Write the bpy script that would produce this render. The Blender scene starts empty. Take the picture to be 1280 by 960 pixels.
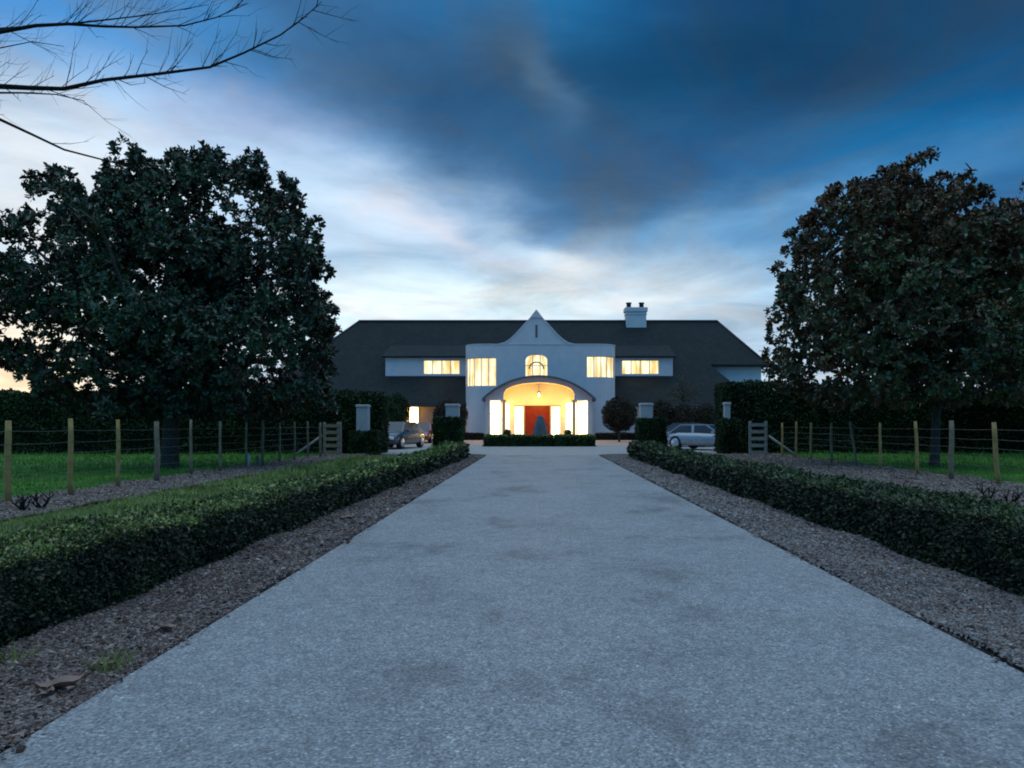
import bpy, math, random
import numpy as np
from mathutils import Vector
random.seed(7); rng = np.random.default_rng(7)
R = math.radians
scene = bpy.context.scene
col = scene.collection
H, F, CX, CY = 1.25, 960.0, 672.0, 530.0       # eye height, focal length in photo pixels, level point

def X_(px, Y): return (px - CX) * Y / F
def Z_(py, Y): return H - (py - CY) * Y / F

# ------------------------------------------------------------------ materials
MATS = {}
def srgb(h):
    h = h.lstrip('#'); c = [int(h[i:i+2], 16) / 255 for i in (0, 2, 4)]
    return tuple(((v + .055) / 1.055) ** 2.4 if v > .04045 else v / 12.92 for v in c) + (1,)

class NT:
    def __init__(s, tree): s.t = tree; tree.nodes.clear()
    def n(s, typ, **kw):
        nd = s.t.nodes.new(typ)
        for k, v in kw.items():
            if k == 'ins':
                for a, b in v.items():
                    if hasattr(b, 'is_output') or isinstance(b, bpy.types.NodeSocket): s.t.links.new(b, nd.inputs[a])
                    else: nd.inputs[a].default_value = b
            else: setattr(nd, k, v)
        return nd
    def math(s, op, a, b=0.0, c=None, clamp=False):
        nd = s.n('ShaderNodeMath', operation=op, ins={0: a, 1: b}); nd.use_clamp = clamp
        if c is not None:
            if isinstance(c, bpy.types.NodeSocket): s.t.links.new(c, nd.inputs[2])
            else: nd.inputs[2].default_value = c
        return nd.outputs[0]
    def mix(s, fac, a, b, mode='MIX'):
        nd = s.n('ShaderNodeMix', data_type='RGBA', blend_type=mode, ins={0: fac, 6: a, 7: b}); return nd.outputs[2]
    def ramp(s, fac, stops, interp='LINEAR'):
        nd = s.n('ShaderNodeValToRGB', ins={0: fac}); cr = nd.color_ramp; cr.interpolation = interp
        while len(cr.elements) < len(stops): cr.elements.new(.5)
        for e, (p, c) in zip(cr.elements, stops): e.position = p; e.color = c
        return nd.outputs[0]

def newmat(name):
    m = bpy.data.materials.new(name); m.use_nodes = True; return m, NT(m.node_tree)

def c4(*c): return tuple(c) + (1,)

def surf_mat(name, cols, scale=5, rough=.8, detail=6, bump=.3, bscale=None, spec=.3, coords='Object', metallic=0., bdist=.02):
    """noise-mottled matte material; cols = list of colours along the noise"""
    m, t = newmat(name)
    tc = t.n('ShaderNodeTexCoord').outputs[coords]
    nz = t.n('ShaderNodeTexNoise', ins={'Vector': tc, 'Scale': scale, 'Detail': detail, 'Roughness': .65})
    k = len(cols)
    stops = [(.3 + .4 * i / max(1, k - 1), cols[i]) for i in range(k)]
    c = t.ramp(nz.outputs[0], stops)
    n2 = t.n('ShaderNodeTexNoise', ins={'Vector': tc, 'Scale': bscale or scale * 6, 'Detail': 5.0})
    b = t.n('ShaderNodeBump', ins={'Strength': bump, 'Distance': bdist, 'Height': n2.outputs[0]})
    p = t.n('ShaderNodeBsdfPrincipled', ins={'Base Color': c, 'Roughness': rough, 'Metallic': metallic, 'Specular IOR Level': spec, 'Normal': b.outputs[0]})
    t.n('ShaderNodeOutputMaterial', ins={0: p.outputs[0]})
    MATS[name] = m; return m

def island_mat(name, cols, rough=.6, spec=.4, back=None, clump=0., trans=0.):
    """each leaf or chip takes its own colour; back = colour of the leaf underside"""
    m, t = newmat(name)
    g = t.n('ShaderNodeNewGeometry')
    fac = g.outputs['Random Per Island']
    k = len(cols)
    c = t.ramp(fac, [(i / max(1, k - 1), cols[i]) for i in range(k)])
    if clump:
        nz = t.n('ShaderNodeTexNoise', ins={'Vector': g.outputs['Position'], 'Scale': clump, 'Detail': 3.0})
        v = t.ramp(nz.outputs[0], [(.35, c4(.55, .55, .55)), (.65, c4(1.5, 1.5, 1.4))])
        c = t.mix(1.0, c, v, 'MULTIPLY')
    if back: c = t.mix(g.outputs['Backfacing'], c, back)
    p = t.n('ShaderNodeBsdfPrincipled', ins={'Base Color': c, 'Roughness': rough, 'Specular IOR Level': spec})
    out = p.outputs[0]
    if trans:
        tr = t.n('ShaderNodeBsdfTranslucent', ins={'Color': c})
        out = t.n('ShaderNodeMixShader', ins={0: trans, 1: out, 2: tr.outputs[0]}).outputs[0]
    t.n('ShaderNodeOutputMaterial', ins={0: out})
    MATS[name] = m; return m

def flat_mat(name, c, rough=.5, spec=.5, metallic=0., coat=0.):
    m, t = newmat(name)
    tc = t.n('ShaderNodeTexCoord').outputs['Object']
    nz = t.n('ShaderNodeTexNoise', ins={'Vector': tc, 'Scale': 7.0, 'Detail': 5.0})
    r = t.math('MULTIPLY_ADD', nz.outputs[0], .25, rough - .12)
    v = t.ramp(nz.outputs[0], [(.3, c4(.86, .86, .86)), (.7, c4(1.08, 1.08, 1.08))])
    cc = t.mix(1., c, v, 'MULTIPLY')
    p = t.n('ShaderNodeBsdfPrincipled', ins={'Base Color': cc, 'Roughness': r, 'Specular IOR Level': spec, 'Metallic': metallic, 'Coat Weight': coat})
    t.n('ShaderNodeOutputMaterial', ins={0: p.outputs[0]})
    MATS[name] = m; return m

def lit_mat(name, c1, c2, strength, sx=2.2):
    """a lit room seen through curtained glass: bright and less bright folds"""
    m, t = newmat(name)
    tc = t.n('ShaderNodeTexCoord').outputs['Object']
    mp = t.n('ShaderNodeMapping', ins={'Vector': tc, 'Scale': (sx, sx, .35)})
    nz = t.n('ShaderNodeTexNoise', ins={'Vector': mp.outputs[0], 'Scale': 1.6, 'Detail': 4.0})
    c = t.ramp(nz.outputs[0], [(.36, c2), (.58, c1)])
    st = t.math('MULTIPLY_ADD', nz.outputs[0], strength * 1.2, strength * .4)
    e = t.n('ShaderNodeEmission', ins={'Color': c, 'Strength': st})
    gl = t.n('ShaderNodeBsdfPrincipled', ins={'Base Color': c4(.02, .02, .02), 'Roughness': .08})
    a = t.n('ShaderNodeAddShader', ins={0: e.outputs[0], 1: gl.outputs[0]})
    t.n('ShaderNodeOutputMaterial', ins={0: a.outputs[0]})
    MATS[name] = m; return m

# ------------------------------------------------------------------ mesh builder
ORG = {}
class MB:
    def __init__(s): s.v = []; s.n = 0; s.f = []
    def add(s, verts, faces, mat=0, smooth=False):
        verts = np.asarray(verts, float).reshape(-1, 3)
        if isinstance(faces, np.ndarray): s.f.append((faces + s.n, mat, smooth))
        else:
            by = {}
            for f in faces: by.setdefault(len(f), []).append(f)
            for k, L in by.items(): s.f.append((np.array(L, int) + s.n, mat, smooth))
        s.v.append(verts); s.n += len(verts); return s
    def box(s, x0, x1, y0, y1, z0, z1, mat=0, bev=0.):
        if bev <= 0:
            v = [(x, y, z) for x in (x0, x1) for y in (y0, y1) for z in (z0, z1)]
            return s.add(v, [(0, 1, 3, 2), (4, 6, 7, 5), (0, 4, 5, 1), (2, 3, 7, 6), (0, 2, 6, 4), (1, 5, 7, 3)], mat)
        b = bev   # chamfered plan corners and top edge
        def ring(ins, z):
            a, c, d, e = x0 + ins, x1 - ins, y0 + ins, y1 - ins
            return [(a + b, d, z), (c - b, d, z), (c, d + b, z), (c, e - b, z), (c - b, e, z), (a + b, e, z), (a, e - b, z), (a, d + b, z)]
        v = ring(0, z0) + ring(0, z1 - b) + ring(b, z1)
        f = [tuple(range(7, -1, -1)), tuple(range(16, 24))]
        for k in (0, 8):
            for i in range(8): j = (i + 1) % 8; f.append((k + i, k + j, k + 8 + j, k + 8 + i))
        return s.add(v, f, mat)
    def prism(s, poly, y0, y1, mat=0):
        n = len(poly)
        v = [(x, y0, z) for x, z in poly] + [(x, y1, z) for x, z in poly]
        f = [tuple(range(n)), tuple(range(2 * n - 1, n - 1, -1))]
        for i in range(n): j = (i + 1) % n; f.append((i, i + n, j + n, j))
        return s.add(v, f, mat)
    def plan(s, poly, z0, z1, mat=0):
        n = len(poly)
        v = [(x, y, z0) for x, y in poly] + [(x, y, z1) for x, y in poly]
        f = [tuple(range(n - 1, -1, -1)), tuple(range(n, 2 * n))]
        for i in range(n): j = (i + 1) % n; f.append((i, j, j + n, i + n))
        return s.add(v, f, mat)
    def sheet(s, poly, z, mat=0):
        return s.add([(x, y, z) for x, y in poly], [tuple(range(len(poly)))], mat)
    def tube(s, pts, rad, seg=8, mat=0, cap=True):
        P = [Vector(p) for p in pts]; n = len(P)
        if not hasattr(rad, '__len__'): rad = [rad] * n
        v = []; prev = None
        for i in range(n):
            d = (P[min(i + 1, n - 1)] - P[max(i - 1, 0)]).normalized()
            if prev is None:
                a = d.cross(Vector((0, 0, 1)) if abs(d.z) < .9 else Vector((1, 0, 0))).normalized()
            else: a = (prev - d * prev.dot(d)).normalized()
            prev = a; b = d.cross(a)
            for k in range(seg):
                t = 2 * math.pi * k / seg
                v.append(P[i] + (a * math.cos(t) + b * math.sin(t)) * rad[i])
        f = []
        for i in range(n - 1):
            for k in range(seg):
                j = (k + 1) % seg; f.append((i * seg + k, i * seg + j, (i + 1) * seg + j, (i + 1) * seg + k))
        if cap: f.append(tuple(range(seg - 1, -1, -1))); f.append(tuple(range((n - 1) * seg, n * seg)))
        return s.add(v, f, mat, True)
    def lathe(s, prof, c=(0, 0, 0), seg=20, mat=0, axis='z'):
        v = []
        for r, z in prof:
            for k in range(seg):
                t = 2 * math.pi * k / seg; a, b = r * math.cos(t), r * math.sin(t)
                v.append((c[0] + a, c[1] + b, c[2] + z) if axis == 'z' else (c[0] + z, c[1] + a, c[2] + b))
        f = []
        for i in range(len(prof) - 1):
            for k in range(seg):
                j = (k + 1) % seg; f.append((i * seg + k, i * seg + j, (i + 1) * seg + j, (i + 1) * seg + k))
        f.append(tuple(range(seg - 1, -1, -1))); f.append(tuple(range((len(prof) - 1) * seg, len(prof) * seg)))
        return s.add(v, f, mat, True)
    def leaves(s, P, D, N, L, W, mat=0, fold=.12):
        n = len(P); L = np.broadcast_to(L, (n,))[:, None]; W = np.broadcast_to(W, (n,))[:, None]
        S = np.cross(D, N); S /= np.linalg.norm(S, axis=1)[:, None] + 1e-9
        U = np.cross(S, D)
        v = np.stack([P, P + D * L * .55 + S * W * .5 + U * W * fold, P + D * L - U * L * .08, P + D * L * .55 - S * W * .5 + U * W * fold], 1)
        f = np.arange(4 * n).reshape(n, 4)
        return s.add(v.reshape(-1, 3), f, mat)
    def broad(s, P, D, N, L, W, mat=0, fold=.15):
        n = len(P); L = np.broadcast_to(L, (n,))[:, None]; W = np.broadcast_to(W, (n,))[:, None]
        S = unit(np.cross(D, N)); U = np.cross(S, D)
        def q(t, w, u): return P + D * L * t + S * W * w + U * W * u
        v = np.stack([q(0, 0, 0), q(.3, .42, fold), q(.72, .42, fold), q(1, 0, -.1), q(.72, -.42, fold), q(.3, -.42, fold)], 1)
        b = (np.arange(n) * 6)[:, None]; f = (b[:, :, None] + np.array([(0, 1, 2, 3), (0, 3, 4, 5)])[None]).reshape(-1, 4)
        return s.add(v.reshape(-1, 3), f, mat)
    def chips(s, P, L, W, T, yaw, tilt, mat=0):
        n = len(P)
        cy, sy = np.cos(yaw), np.sin(yaw); ct, st = np.cos(tilt), np.sin(tilt)
        A = np.stack([cy * ct, sy * ct, st], 1); B = np.stack([-sy, cy, 0 * sy], 1); C = np.cross(A, B)
        out = []
        for sx, sy_, sz in ((-1, -1, -1), (1, -.6, -1), (1, 1, -1), (-.7, 1, -1), (-.8, -.7, 1), (.8, -.6, 1), (.7, .8, 1), (-.6, .8, 1)):
            out.append(P + A * (sx * L / 2)[:, None] + B * (sy_ * W / 2)[:, None] + C * (sz * T / 2)[:, None])
        v = np.stack(out, 1).reshape(-1, 3); base = (np.arange(n) * 8)[:, None]
        fl = np.array([(4, 5, 6, 7), (0, 1, 5, 4), (1, 2, 6, 5), (2, 3, 7, 6), (3, 0, 4, 7)])
        f = (base[:, :, None] + fl[None]).reshape(-1, 4)
        return s.add(v, f, mat)
    def build(s, name, mats, parent=None, origin=None):
        me = bpy.data.meshes.new(name); V = np.concatenate(s.v)
        if parent is not None: org = np.array(ORG[parent.name])
        else: org = np.array(origin if origin is not None else (0, 0, 0), float)
        V = V - org
        me.vertices.add(len(V)); me.vertices.foreach_set('co', V.astype(np.float32).ravel())
        li = np.concatenate([f.ravel() for f, _, _ in s.f]); cnt = np.concatenate([np.full(len(f), f.shape[1]) for f, _, _ in s.f])
        me.loops.add(len(li)); me.loops.foreach_set('vertex_index', li.astype(np.int32))
        me.polygons.add(len(cnt)); st = np.concatenate([[0], np.cumsum(cnt)[:-1]])
        me.polygons.foreach_set('loop_start', st.astype(np.int32)); me.polygons.foreach_set('loop_total', cnt.astype(np.int32))
        me.polygons.foreach_set('material_index', np.concatenate([np.full(len(f), m) for f, m, _ in s.f]).astype(np.int32))
        me.polygons.foreach_set('use_smooth', np.concatenate([np.full(len(f), sm) for f, _, sm in s.f]).astype(bool))
        me.update(calc_edges=True); me.validate()
        for m in (mats if isinstance(mats, (list, tuple)) else [mats]): me.materials.append(MATS[m])
        o = bpy.data.objects.new(name, me); col.objects.link(o)
        if parent is not None: o.parent = parent
        else: o.location = tuple(org)
        ORG[o.name] = tuple(org); return o

def tag(o, label=None, cat=None, group=None, kind=None):
    if label: o['label'] = label
    if cat: o['category'] = cat
    if group: o['group'] = group
    if kind: o['kind'] = kind
    return o
def thing(name, label, cat, loc=(0, 0, 0), group=None):
    o = bpy.data.objects.new(name, None); col.objects.link(o); o.location = loc; o.empty_display_size = .3
    ORG[o.name] = tuple(loc); return tag(o, label, cat, group)
def copy_tree(o, parent=None, loc=None, rz=None, label=None):
    c = o.copy(); col.objects.link(c); ORG[c.name] = ORG[o.name]
    if parent: c.parent = parent
    if loc is not None: c.location = loc
    if rz is not None: c.rotation_euler.z = rz
    if label: c['label'] = label
    for ch in list(o.children): copy_tree(ch, c)
    return c
def unit(a): return a / (np.linalg.norm(a, axis=1)[:, None] + 1e-9)
def rdir(n): return unit(rng.normal(size=(n, 3)))

# ------------------------------------------------------------------ palette
drive_speckle = None
def make_drive():
    m, t = newmat('drive_aggregate')
    tc = t.n('ShaderNodeTexCoord').outputs['Object']
    v = t.n('ShaderNodeTexVoronoi', ins={'Vector': tc, 'Scale': 95.0})
    stone = t.ramp(v.outputs['Color'], [(.1, c4(.2, .205, .21)), (.45, c4(.34, .345, .35)), (.8, c4(.44, .44, .44)), (.97, c4(.78, .78, .76))])
    nz = t.n('ShaderNodeTexNoise', ins={'Vector': tc, 'Scale': 14.0, 'Detail': 8.0, 'Roughness': .7})
    a = t.ramp(nz.outputs[0], [(.3, c4(.72, .72, .74)), (.7, c4(1.2, 1.2, 1.2))])
    c = t.mix(1., stone, a, 'MULTIPLY')
    n3 = t.n('ShaderNodeTexNoise', ins={'Vector': tc, 'Scale': 75.0, 'Detail': 3.0, 'Roughness': .6})
    c = t.mix(1., c, t.ramp(n3.outputs[0], [(.32, c4(.66, .66, .66)), (.68, c4(1.3, 1.3, 1.29))]), 'MULTIPLY')
    mp = t.n('ShaderNodeMapping', ins={'Vector': tc, 'Scale': (.8, .6, 1)})
    n2 = t.n('ShaderNodeTexNoise', ins={'Vector': mp.outputs[0], 'Scale': 1.0, 'Detail': 9.0, 'Roughness': .72})
    st = t.ramp(n2.outputs[0], [(.36, c4(.6, .595, .58)), (.46, c4(.92, .915, .905)), (.56, c4(1, 1, 1)), (.72, c4(1.08, 1.08, 1.08))])
    c = t.mix(1., c, st, 'MULTIPLY')
    b = t.n('ShaderNodeBump', ins={'Strength': .55, 'Distance': .008, 'Height': t.math('ADD', v.outputs['Distance'], nz.outputs[0])})
    p = t.n('ShaderNodeBsdfPrincipled', ins={'Base Color': c, 'Roughness': .62, 'Specular IOR Level': .5, 'Normal': b.outputs[0]})
    t.n('ShaderNodeOutputMaterial', ins={0: p.outputs[0]}); MATS['drive_aggregate'] = m
make_drive()
surf_mat('soil', [c4(.05, .038, .036), c4(.12, .095, .09)], 6, .95, bump=.7)
surf_mat('forecourt_paving', [c4(.3, .29, .28), c4(.46, .44, .42)], 3, .7, bump=.25)
surf_mat('warm_glow_paving', [c4(.5, .3, .22), c4(.66, .44, .34)], 5, .75, bump=.3)  # pinkish paving, warm spill from the porch painted into the colour
surf_mat('lawn_soil', [c4(.035, .13, .015), c4(.07, .2, .025), c4(.11, .26, .04)], 1.2, .95, bump=.8, bscale=30)
surf_mat('verge_soil', [c4(.06, .1, .035), c4(.11, .16, .055), c4(.19, .18, .1)], 3, .95, bump=.8, bscale=40)
surf_mat('render_white', [c4(.62, .62, .64), c4(.72, .72, .73)], 1.3, .8, bump=.15, bscale=30)
surf_mat('render_grey', [c4(.4, .41, .43), c4(.54, .55, .56)], 2.3, .85, bump=.25, bscale=30)
surf_mat('render_cream', [c4(.7, .55, .34), c4(.78, .63, .42)], 1.3, .7, bump=.15, bscale=30)
surf_mat('render_beige', [c4(.34, .27, .24), c4(.46, .38, .33)], 1.3, .8, bump=.15, bscale=30)
surf_mat('white_paint', [c4(.62, .62, .62), c4(.74, .74, .74)], 4, .5, bump=.05)
surf_mat('bark', [c4(.06, .045, .036), c4(.15, .11, .09)], 9, .95, bump=1, bscale=25)
surf_mat('bare_bark', [c4(.012, .01, .01), c4(.03, .024, .022)], 9, .95, bump=.5)
surf_mat('dark_core', [c4(.006, .01, .005), c4(.014, .022, .01)], 9, 1., bump=.5, spec=.05)
surf_mat('post_yellow', [c4(.32, .21, .07), c4(.5, .36, .14)], 6, .85, bump=.6, bscale=50)
surf_mat('post_grey', [c4(.17, .14, .09), c4(.31, .26, .17)], 6, .85, bump=.6, bscale=50)
surf_mat('grey_timber', [c4(.2, .19, .17), c4(.4, .38, .34)], 8, .8, bump=.5, bscale=50)
surf_mat('tan_timber', [c4(.24, .17, .1), c4(.4, .31, .2)], 8, .8, bump=.5, bscale=50)
surf_mat('slate_stone', [c4(.1, .115, .13), c4(.2, .22, .24)], 3, .7, bump=1, bscale=8, bdist=.06)
surf_mat('red_door', [c4(.13, .013, .006), c4(.2, .024, .01)], 3, .45, bump=.1)
flat_mat('wire_metal', c4(.2, .2, .2), .45, metallic=.8)
flat_mat('dark_lead', c4(.03, .035, .045), .5)
flat_mat('canopy_lead', c4(.09, .12, .17), .5)
flat_mat('slit_grey', c4(.14, .15, .17), .8)
flat_mat('brass', c4(.5, .35, .12), .3, metallic=1.)
flat_mat('black_iron', c4(.012, .012, .012), .4)
flat_mat('car_silver', c4(.36, .39, .43), .3, metallic=.6, coat=.8)
flat_mat('car_navy', c4(.02, .025, .06), .3, metallic=.3, coat=1.)
flat_mat('car_red', c4(.3, .02, .02), .3, metallic=.2, coat=1.)
flat_mat('car_charcoal', c4(.05, .055, .065), .3, metallic=.4, coat=1.)
flat_mat('car_glass', c4(.012, .016, .02), .12, spec=.9)
flat_mat('rubber', c4(.012, .012, .012), .8)
flat_mat('alloy', c4(.6, .62, .65), .3, metallic=.8)
flat_mat('lamp_lens', c4(.8, .82, .85), .15)
flat_mat('tail_lens', c4(.35, .01, .01), .2)
flat_mat('plate_white', c4(.7, .7, .68), .4)
flat_mat('slit_dark', c4(.02, .02, .025), .8)
lit_mat('lit_window', srgb('#fff4c8'), srgb('#ffd27a'), 1.25)
lit_mat('lit_porch', srgb('#fff3c0'), srgb('#ffe29a'), 4.2, .8)
lit_mat('lantern_glow', srgb('#ffe2a0'), srgb('#ffd080'), 8)
def make_roof():
    m, t = newmat('roof_shingle')
    tc = t.n('ShaderNodeTexCoord').outputs['Object']
    sp = t.n('ShaderNodeSeparateXYZ', ins={0: tc})
    vz = t.math('MULTIPLY', sp.outputs[2], 1.4)
    cb = t.n('ShaderNodeCombineXYZ', ins={0: sp.outputs[0], 1: vz, 2: 0.0})
    br = t.n('ShaderNodeTexBrick', ins={'Vector': cb.outputs[0], 'Scale': 1.8, 'Color1': c4(.007, .016, .017), 'Color2': c4(.016, .028, .03), 'Mortar': c4(.003, .004, .004), 'Mortar Size': .02})
    nz = t.n('ShaderNodeTexNoise', ins={'Vector': tc, 'Scale': .7, 'Detail': 5.0})
    v = t.ramp(nz.outputs[0], [(.3, c4(.75, .75, .75)), (.7, c4(1.25, 1.25, 1.25))])
    c = t.mix(1., br.outputs[0], v, 'MULTIPLY')
    b = t.n('ShaderNodeBump', ins={'Strength': .5, 'Distance': .03, 'Height': br.outputs['Fac']}); b.invert = True
    p = t.n('ShaderNodeBsdfPrincipled', ins={'Base Color': c, 'Roughness': .75, 'Specular IOR Level': .3, 'Normal': b.outputs[0]})
    t.n('ShaderNodeOutputMaterial', ins={0: p.outputs[0]}); MATS['roof_shingle'] = m
make_roof()
island_mat('box_leaf', [c4(.006, .013, .005), c4(.013, .026, .009), c4(.024, .042, .013), c4(.03, .048, .018), c4(.12, .11, .07)], .5, .4, clump=2.6)
island_mat('box_leaf_pale', [c4(.04, .07, .018), c4(.13, .18, .035), c4(.23, .28, .06), c4(.33, .3, .13)], .5, .5, clump=2.2)  # new growth on hedge tops, light from above painted into the paler tone
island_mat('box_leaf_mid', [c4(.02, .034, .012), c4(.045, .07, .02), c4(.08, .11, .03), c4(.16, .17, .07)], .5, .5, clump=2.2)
island_mat('tall_leaf', [c4(.012, .03, .008), c4(.022, .05, .014), c4(.03, .065, .016)], .55, .35, clump=.9)
island_mat('magnolia_leaf', [c4(.015, .034, .016), c4(.028, .06, .028), c4(.035, .075, .035), c4(.045, .09, .04), c4(.065, .11, .055), c4(.1, .13, .085)], .3, .7, back=c4(.075, .038, .02), clump=.5)  # palest stop paints highlights on a few leaves
island_mat('magnolia_leaf_brown', [c4(.05, .06, .025), c4(.08, .11, .04), c4(.1, .14, .06), c4(.06, .12, .04), c4(.17, .08, .03), c4(.07, .1, .035), c4(.24, .24, .16)], .3, .7, back=c4(.17, .075, .035), clump=.5)  # last, palest stop is painted leaf highlight too
island_mat('magnolia_rust', [c4(.09, .05, .025), c4(.17, .075, .035), c4(.24, .11, .05), c4(.12, .09, .05), c4(.06, .05, .03)], .4, .5, back=c4(.16, .07, .03), clump=.6)
island_mat('copper_leaf', [c4(.02, .022, .012), c4(.045, .03, .02), c4(.06, .035, .02)], .6, .3, clump=2)
island_mat('olive_leaf', [c4(.04, .055, .025), c4(.08, .09, .04)], .6, .3)
island_mat('warm_leaf', [c4(.05, .08, .015), c4(.1, .13, .03)], .6, .3)
island_mat('bark_chip', [c4(.03, .02, .017), c4(.1, .062, .05), c4(.18, .12, .1), c4(.26, .2, .18), c4(.07, .045, .035), c4(.42, .34, .3), c4(.15, .14, .14)], .85, .3)
island_mat('gravel_chip', [c4(.06, .045, .038), c4(.17, .135, .12), c4(.26, .21, .19), c4(.36, .32, .3), c4(.12, .075, .055), c4(.42, .4, .38), c4(.2, .12, .08)], .8, .3)
island_mat('bed_chip', [c4(.07, .045, .035), c4(.19, .13, .11), c4(.3, .23, .19), c4(.38, .32, .27)], .85, .3)
island_mat('dry_leaf', [c4(.16, .09, .06), c4(.32, .2, .15), c4(.42, .3, .24)], .6, .3)
island_mat('grass_blade', [c4(.06, .2, .02), c4(.1, .28, .035), c4(.19, .34, .07)], .6, .3, clump=.7, trans=.25)
island_mat('verge_blade', [c4(.08, .14, .03), c4(.18, .27, .05), c4(.3, .38, .1), c4(.45, .4, .22)], .6, .3, clump=1.2, trans=.25)

# ------------------------------------------------------------------ ground
g = MB(); g.sheet([(-1500, -300), (1500, -300), (1500, 2500), (-1500, 2500)], 0)
tag(g.build('lawn', 'lawn_soil'), 'mown green lawn either side of the drive', None, kind='structure')
DL, DR = -1.98, 2.37
g = MB(); g.add([(DL, -4, .0), (DR, -4, 0), (DR, -4, .035), (DL, -4, .035), (DL, 30, 0), (DR, 30, 0), (DR, 30, .035), (DL, 30, .035)], [(0, 1, 2, 3), (3, 2, 6, 7), (1, 5, 6, 2), (4, 0, 3, 7), (5, 4, 7, 6)])
tag(g.build('driveway', 'drive_aggregate'), None, None, kind='structure')
g = MB()
poly = [(DL, 30.001)]
for k in range(7):
    a = R(90 * k / 6); poly.insert(0, (DL - 1.2 * (1 - math.cos(a)), 29.99 + 1.2 * math.sin(a) - 0))
poly = [(DR, 30.001)] + [(DR + 1.3 * (1 - math.cos(R(15 * k))), 30.001 + 1.3 * math.sin(R(15 * k))) for k in range(1, 7)] + [(7.5, 31.4), (8, 34.5), (34, 35), (34, 61.4), (-30, 61.4), (-30, 34.5), (-7.6, 34), (-7.0, 31.2)] + [(DL - 1.2 * (1 - math.cos(R(15 * k))), 30.001 + 1.2 * math.sin(R(15 * k))) for k in range(6, 0, -1)] + [(DL, 30.001)]
g.plan(poly, 0, .034)
tag(g.build('forecourt', 'forecourt_paving'), None, None, kind='structure')
g = MB(); g.sheet([(-9, 43.2), (9.5, 43.2), (9.5, 61.2), (-9, 61.2)], .038); tag(g.build('warm_glow_apron', 'warm_glow_paving'), None, None, kind='structure')  # paving sheet whose pink stands in for porch light on the ground
g = MB(); g.sheet([(-6.75, 1), (-2.9, 1), (-2.45, 28), (-6.75, 28)], .012)
g.sheet([(4.1, 1), (5.4, 1), (5.0, 28), (4.1, 28)], .012)
tag(g.build('verge', 'verge_soil'), None, None, kind='structure')
g = MB()
g.sheet([(-3.4, -2), (DL, -2), (DL, 30), (-3.0, 30)], .016)
g.sheet([(DR, -2), (3.9, -2), (3.9, 30), (DR, 30)], .016)
g.sheet([(-8.7, 1), (-6.75, 1), (-6.75, 28.2), (-2.6, 28.2), (-3, 31), (-8.7, 31.5)], .008)
g.sheet([(5.0, 1), (9.9, 1), (9.9, 31.5), (3.4, 31), (3.4, 28.2), (5.0, 28)], .008)
tag(g.build('planting_bed', 'soil'), None, None, kind='structure')

# chips: strips of bark and gravel between drive and hedges
def chip_area(mb, xa, xb, y0, y1, k=260000, smin=.013, edge=.05, z=.034, flat=.22, sz=.0027):
    n = int(abs(xb - xa) * k * (1 / y0 - 1 / y1)); u = rng.random(n)
    Y = 1 / (1 / y0 - u * (1 / y0 - 1 / y1)); X = xa + (xb - xa) * rng.random(n) + rng.normal(size=n) * np.minimum(edge * .5, .02)
    s = np.minimum(np.maximum(sz * Y, smin) * rng.lognormal(-.05, .38, n), max(.055, smin * 2.2))
    P = np.stack([X, Y, z + s * .25 * rng.random(n) + .012 * (np.sin(X * 5 + Y * 2) + np.sin(Y * 3.3))], 1)
    mb.chips(P, s * 1.3, s * (.5 + .4 * rng.random(n)), s * flat, rng.random(n) * 6.28, rng.normal(size=n) * .35)
g = MB(); chip_area(g, -2.85, DL - .03, 2.4, 30)
chip_area(g, DL - .02, DL + .05, 2.6, 9, k=14000, z=.034, edge=.03)
tag(g.build('bark_mulch', 'bark_chip'), 'brown bark chips between the drive and the left hedge', 'mulch', kind='stuff')
g = MB(); chip_area(g, DR + .05, 3.4, 2.4, 30, smin=.013, flat=.4, sz=.0025)
chip_area(g, DR + .02, DR - .04, 2.6, 9, k=14000, z=.034, edge=.03)
tag(g.build('gravel', 'gravel_chip'), 'pinkish grey gravel between the drive and the right hedge', 'gravel', kind='stuff')
g = MB(); chip_area(g, -8.6, -6.8, 8, 31, smin=.026)
chip_area(g, 5.3, 9.8, 8, 31, smin=.026, k=190000)
tag(g.build('bed_mulch', 'bed_chip'), 'pale wood chips in the beds along the wire fences', 'mulch', kind='stuff')
# fallen leaves
g = MB(); n = 650; side = rng.random(n) < .5; Y = 1 / (1 / 2.6 - rng.random(n) * (1 / 2.6 - 1 / 28))
X = np.where(side, -2.8 + .85 * rng.random(n), 2.4 + .95 * rng.random(n))
k = rng.random(n) < .05; X = np.where(k, DL + rng.random(n) * (DR - DL), X)
P = np.stack([X, Y, np.where(k, .04, .05 + .03 * rng.random(n))], 1)
a = rng.random(n) * 6.28; D = unit(np.stack([np.cos(a), np.sin(a), .25 * rng.normal(size=n)], 1)); N = unit(np.stack([.3 * rng.normal(size=n), .3 * rng.normal(size=n), np.ones(n)], 1))
sc = np.where(k, .35, 1.); g.leaves(P, D, N, .042 * sc * rng.lognormal(0, .35, n), .022 * sc, fold=.3)
tag(g.build('leaf_litter', 'dry_leaf'), 'small dry brown leaves scattered along the edges of the drive', 'fallen leaves', kind='stuff')
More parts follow.
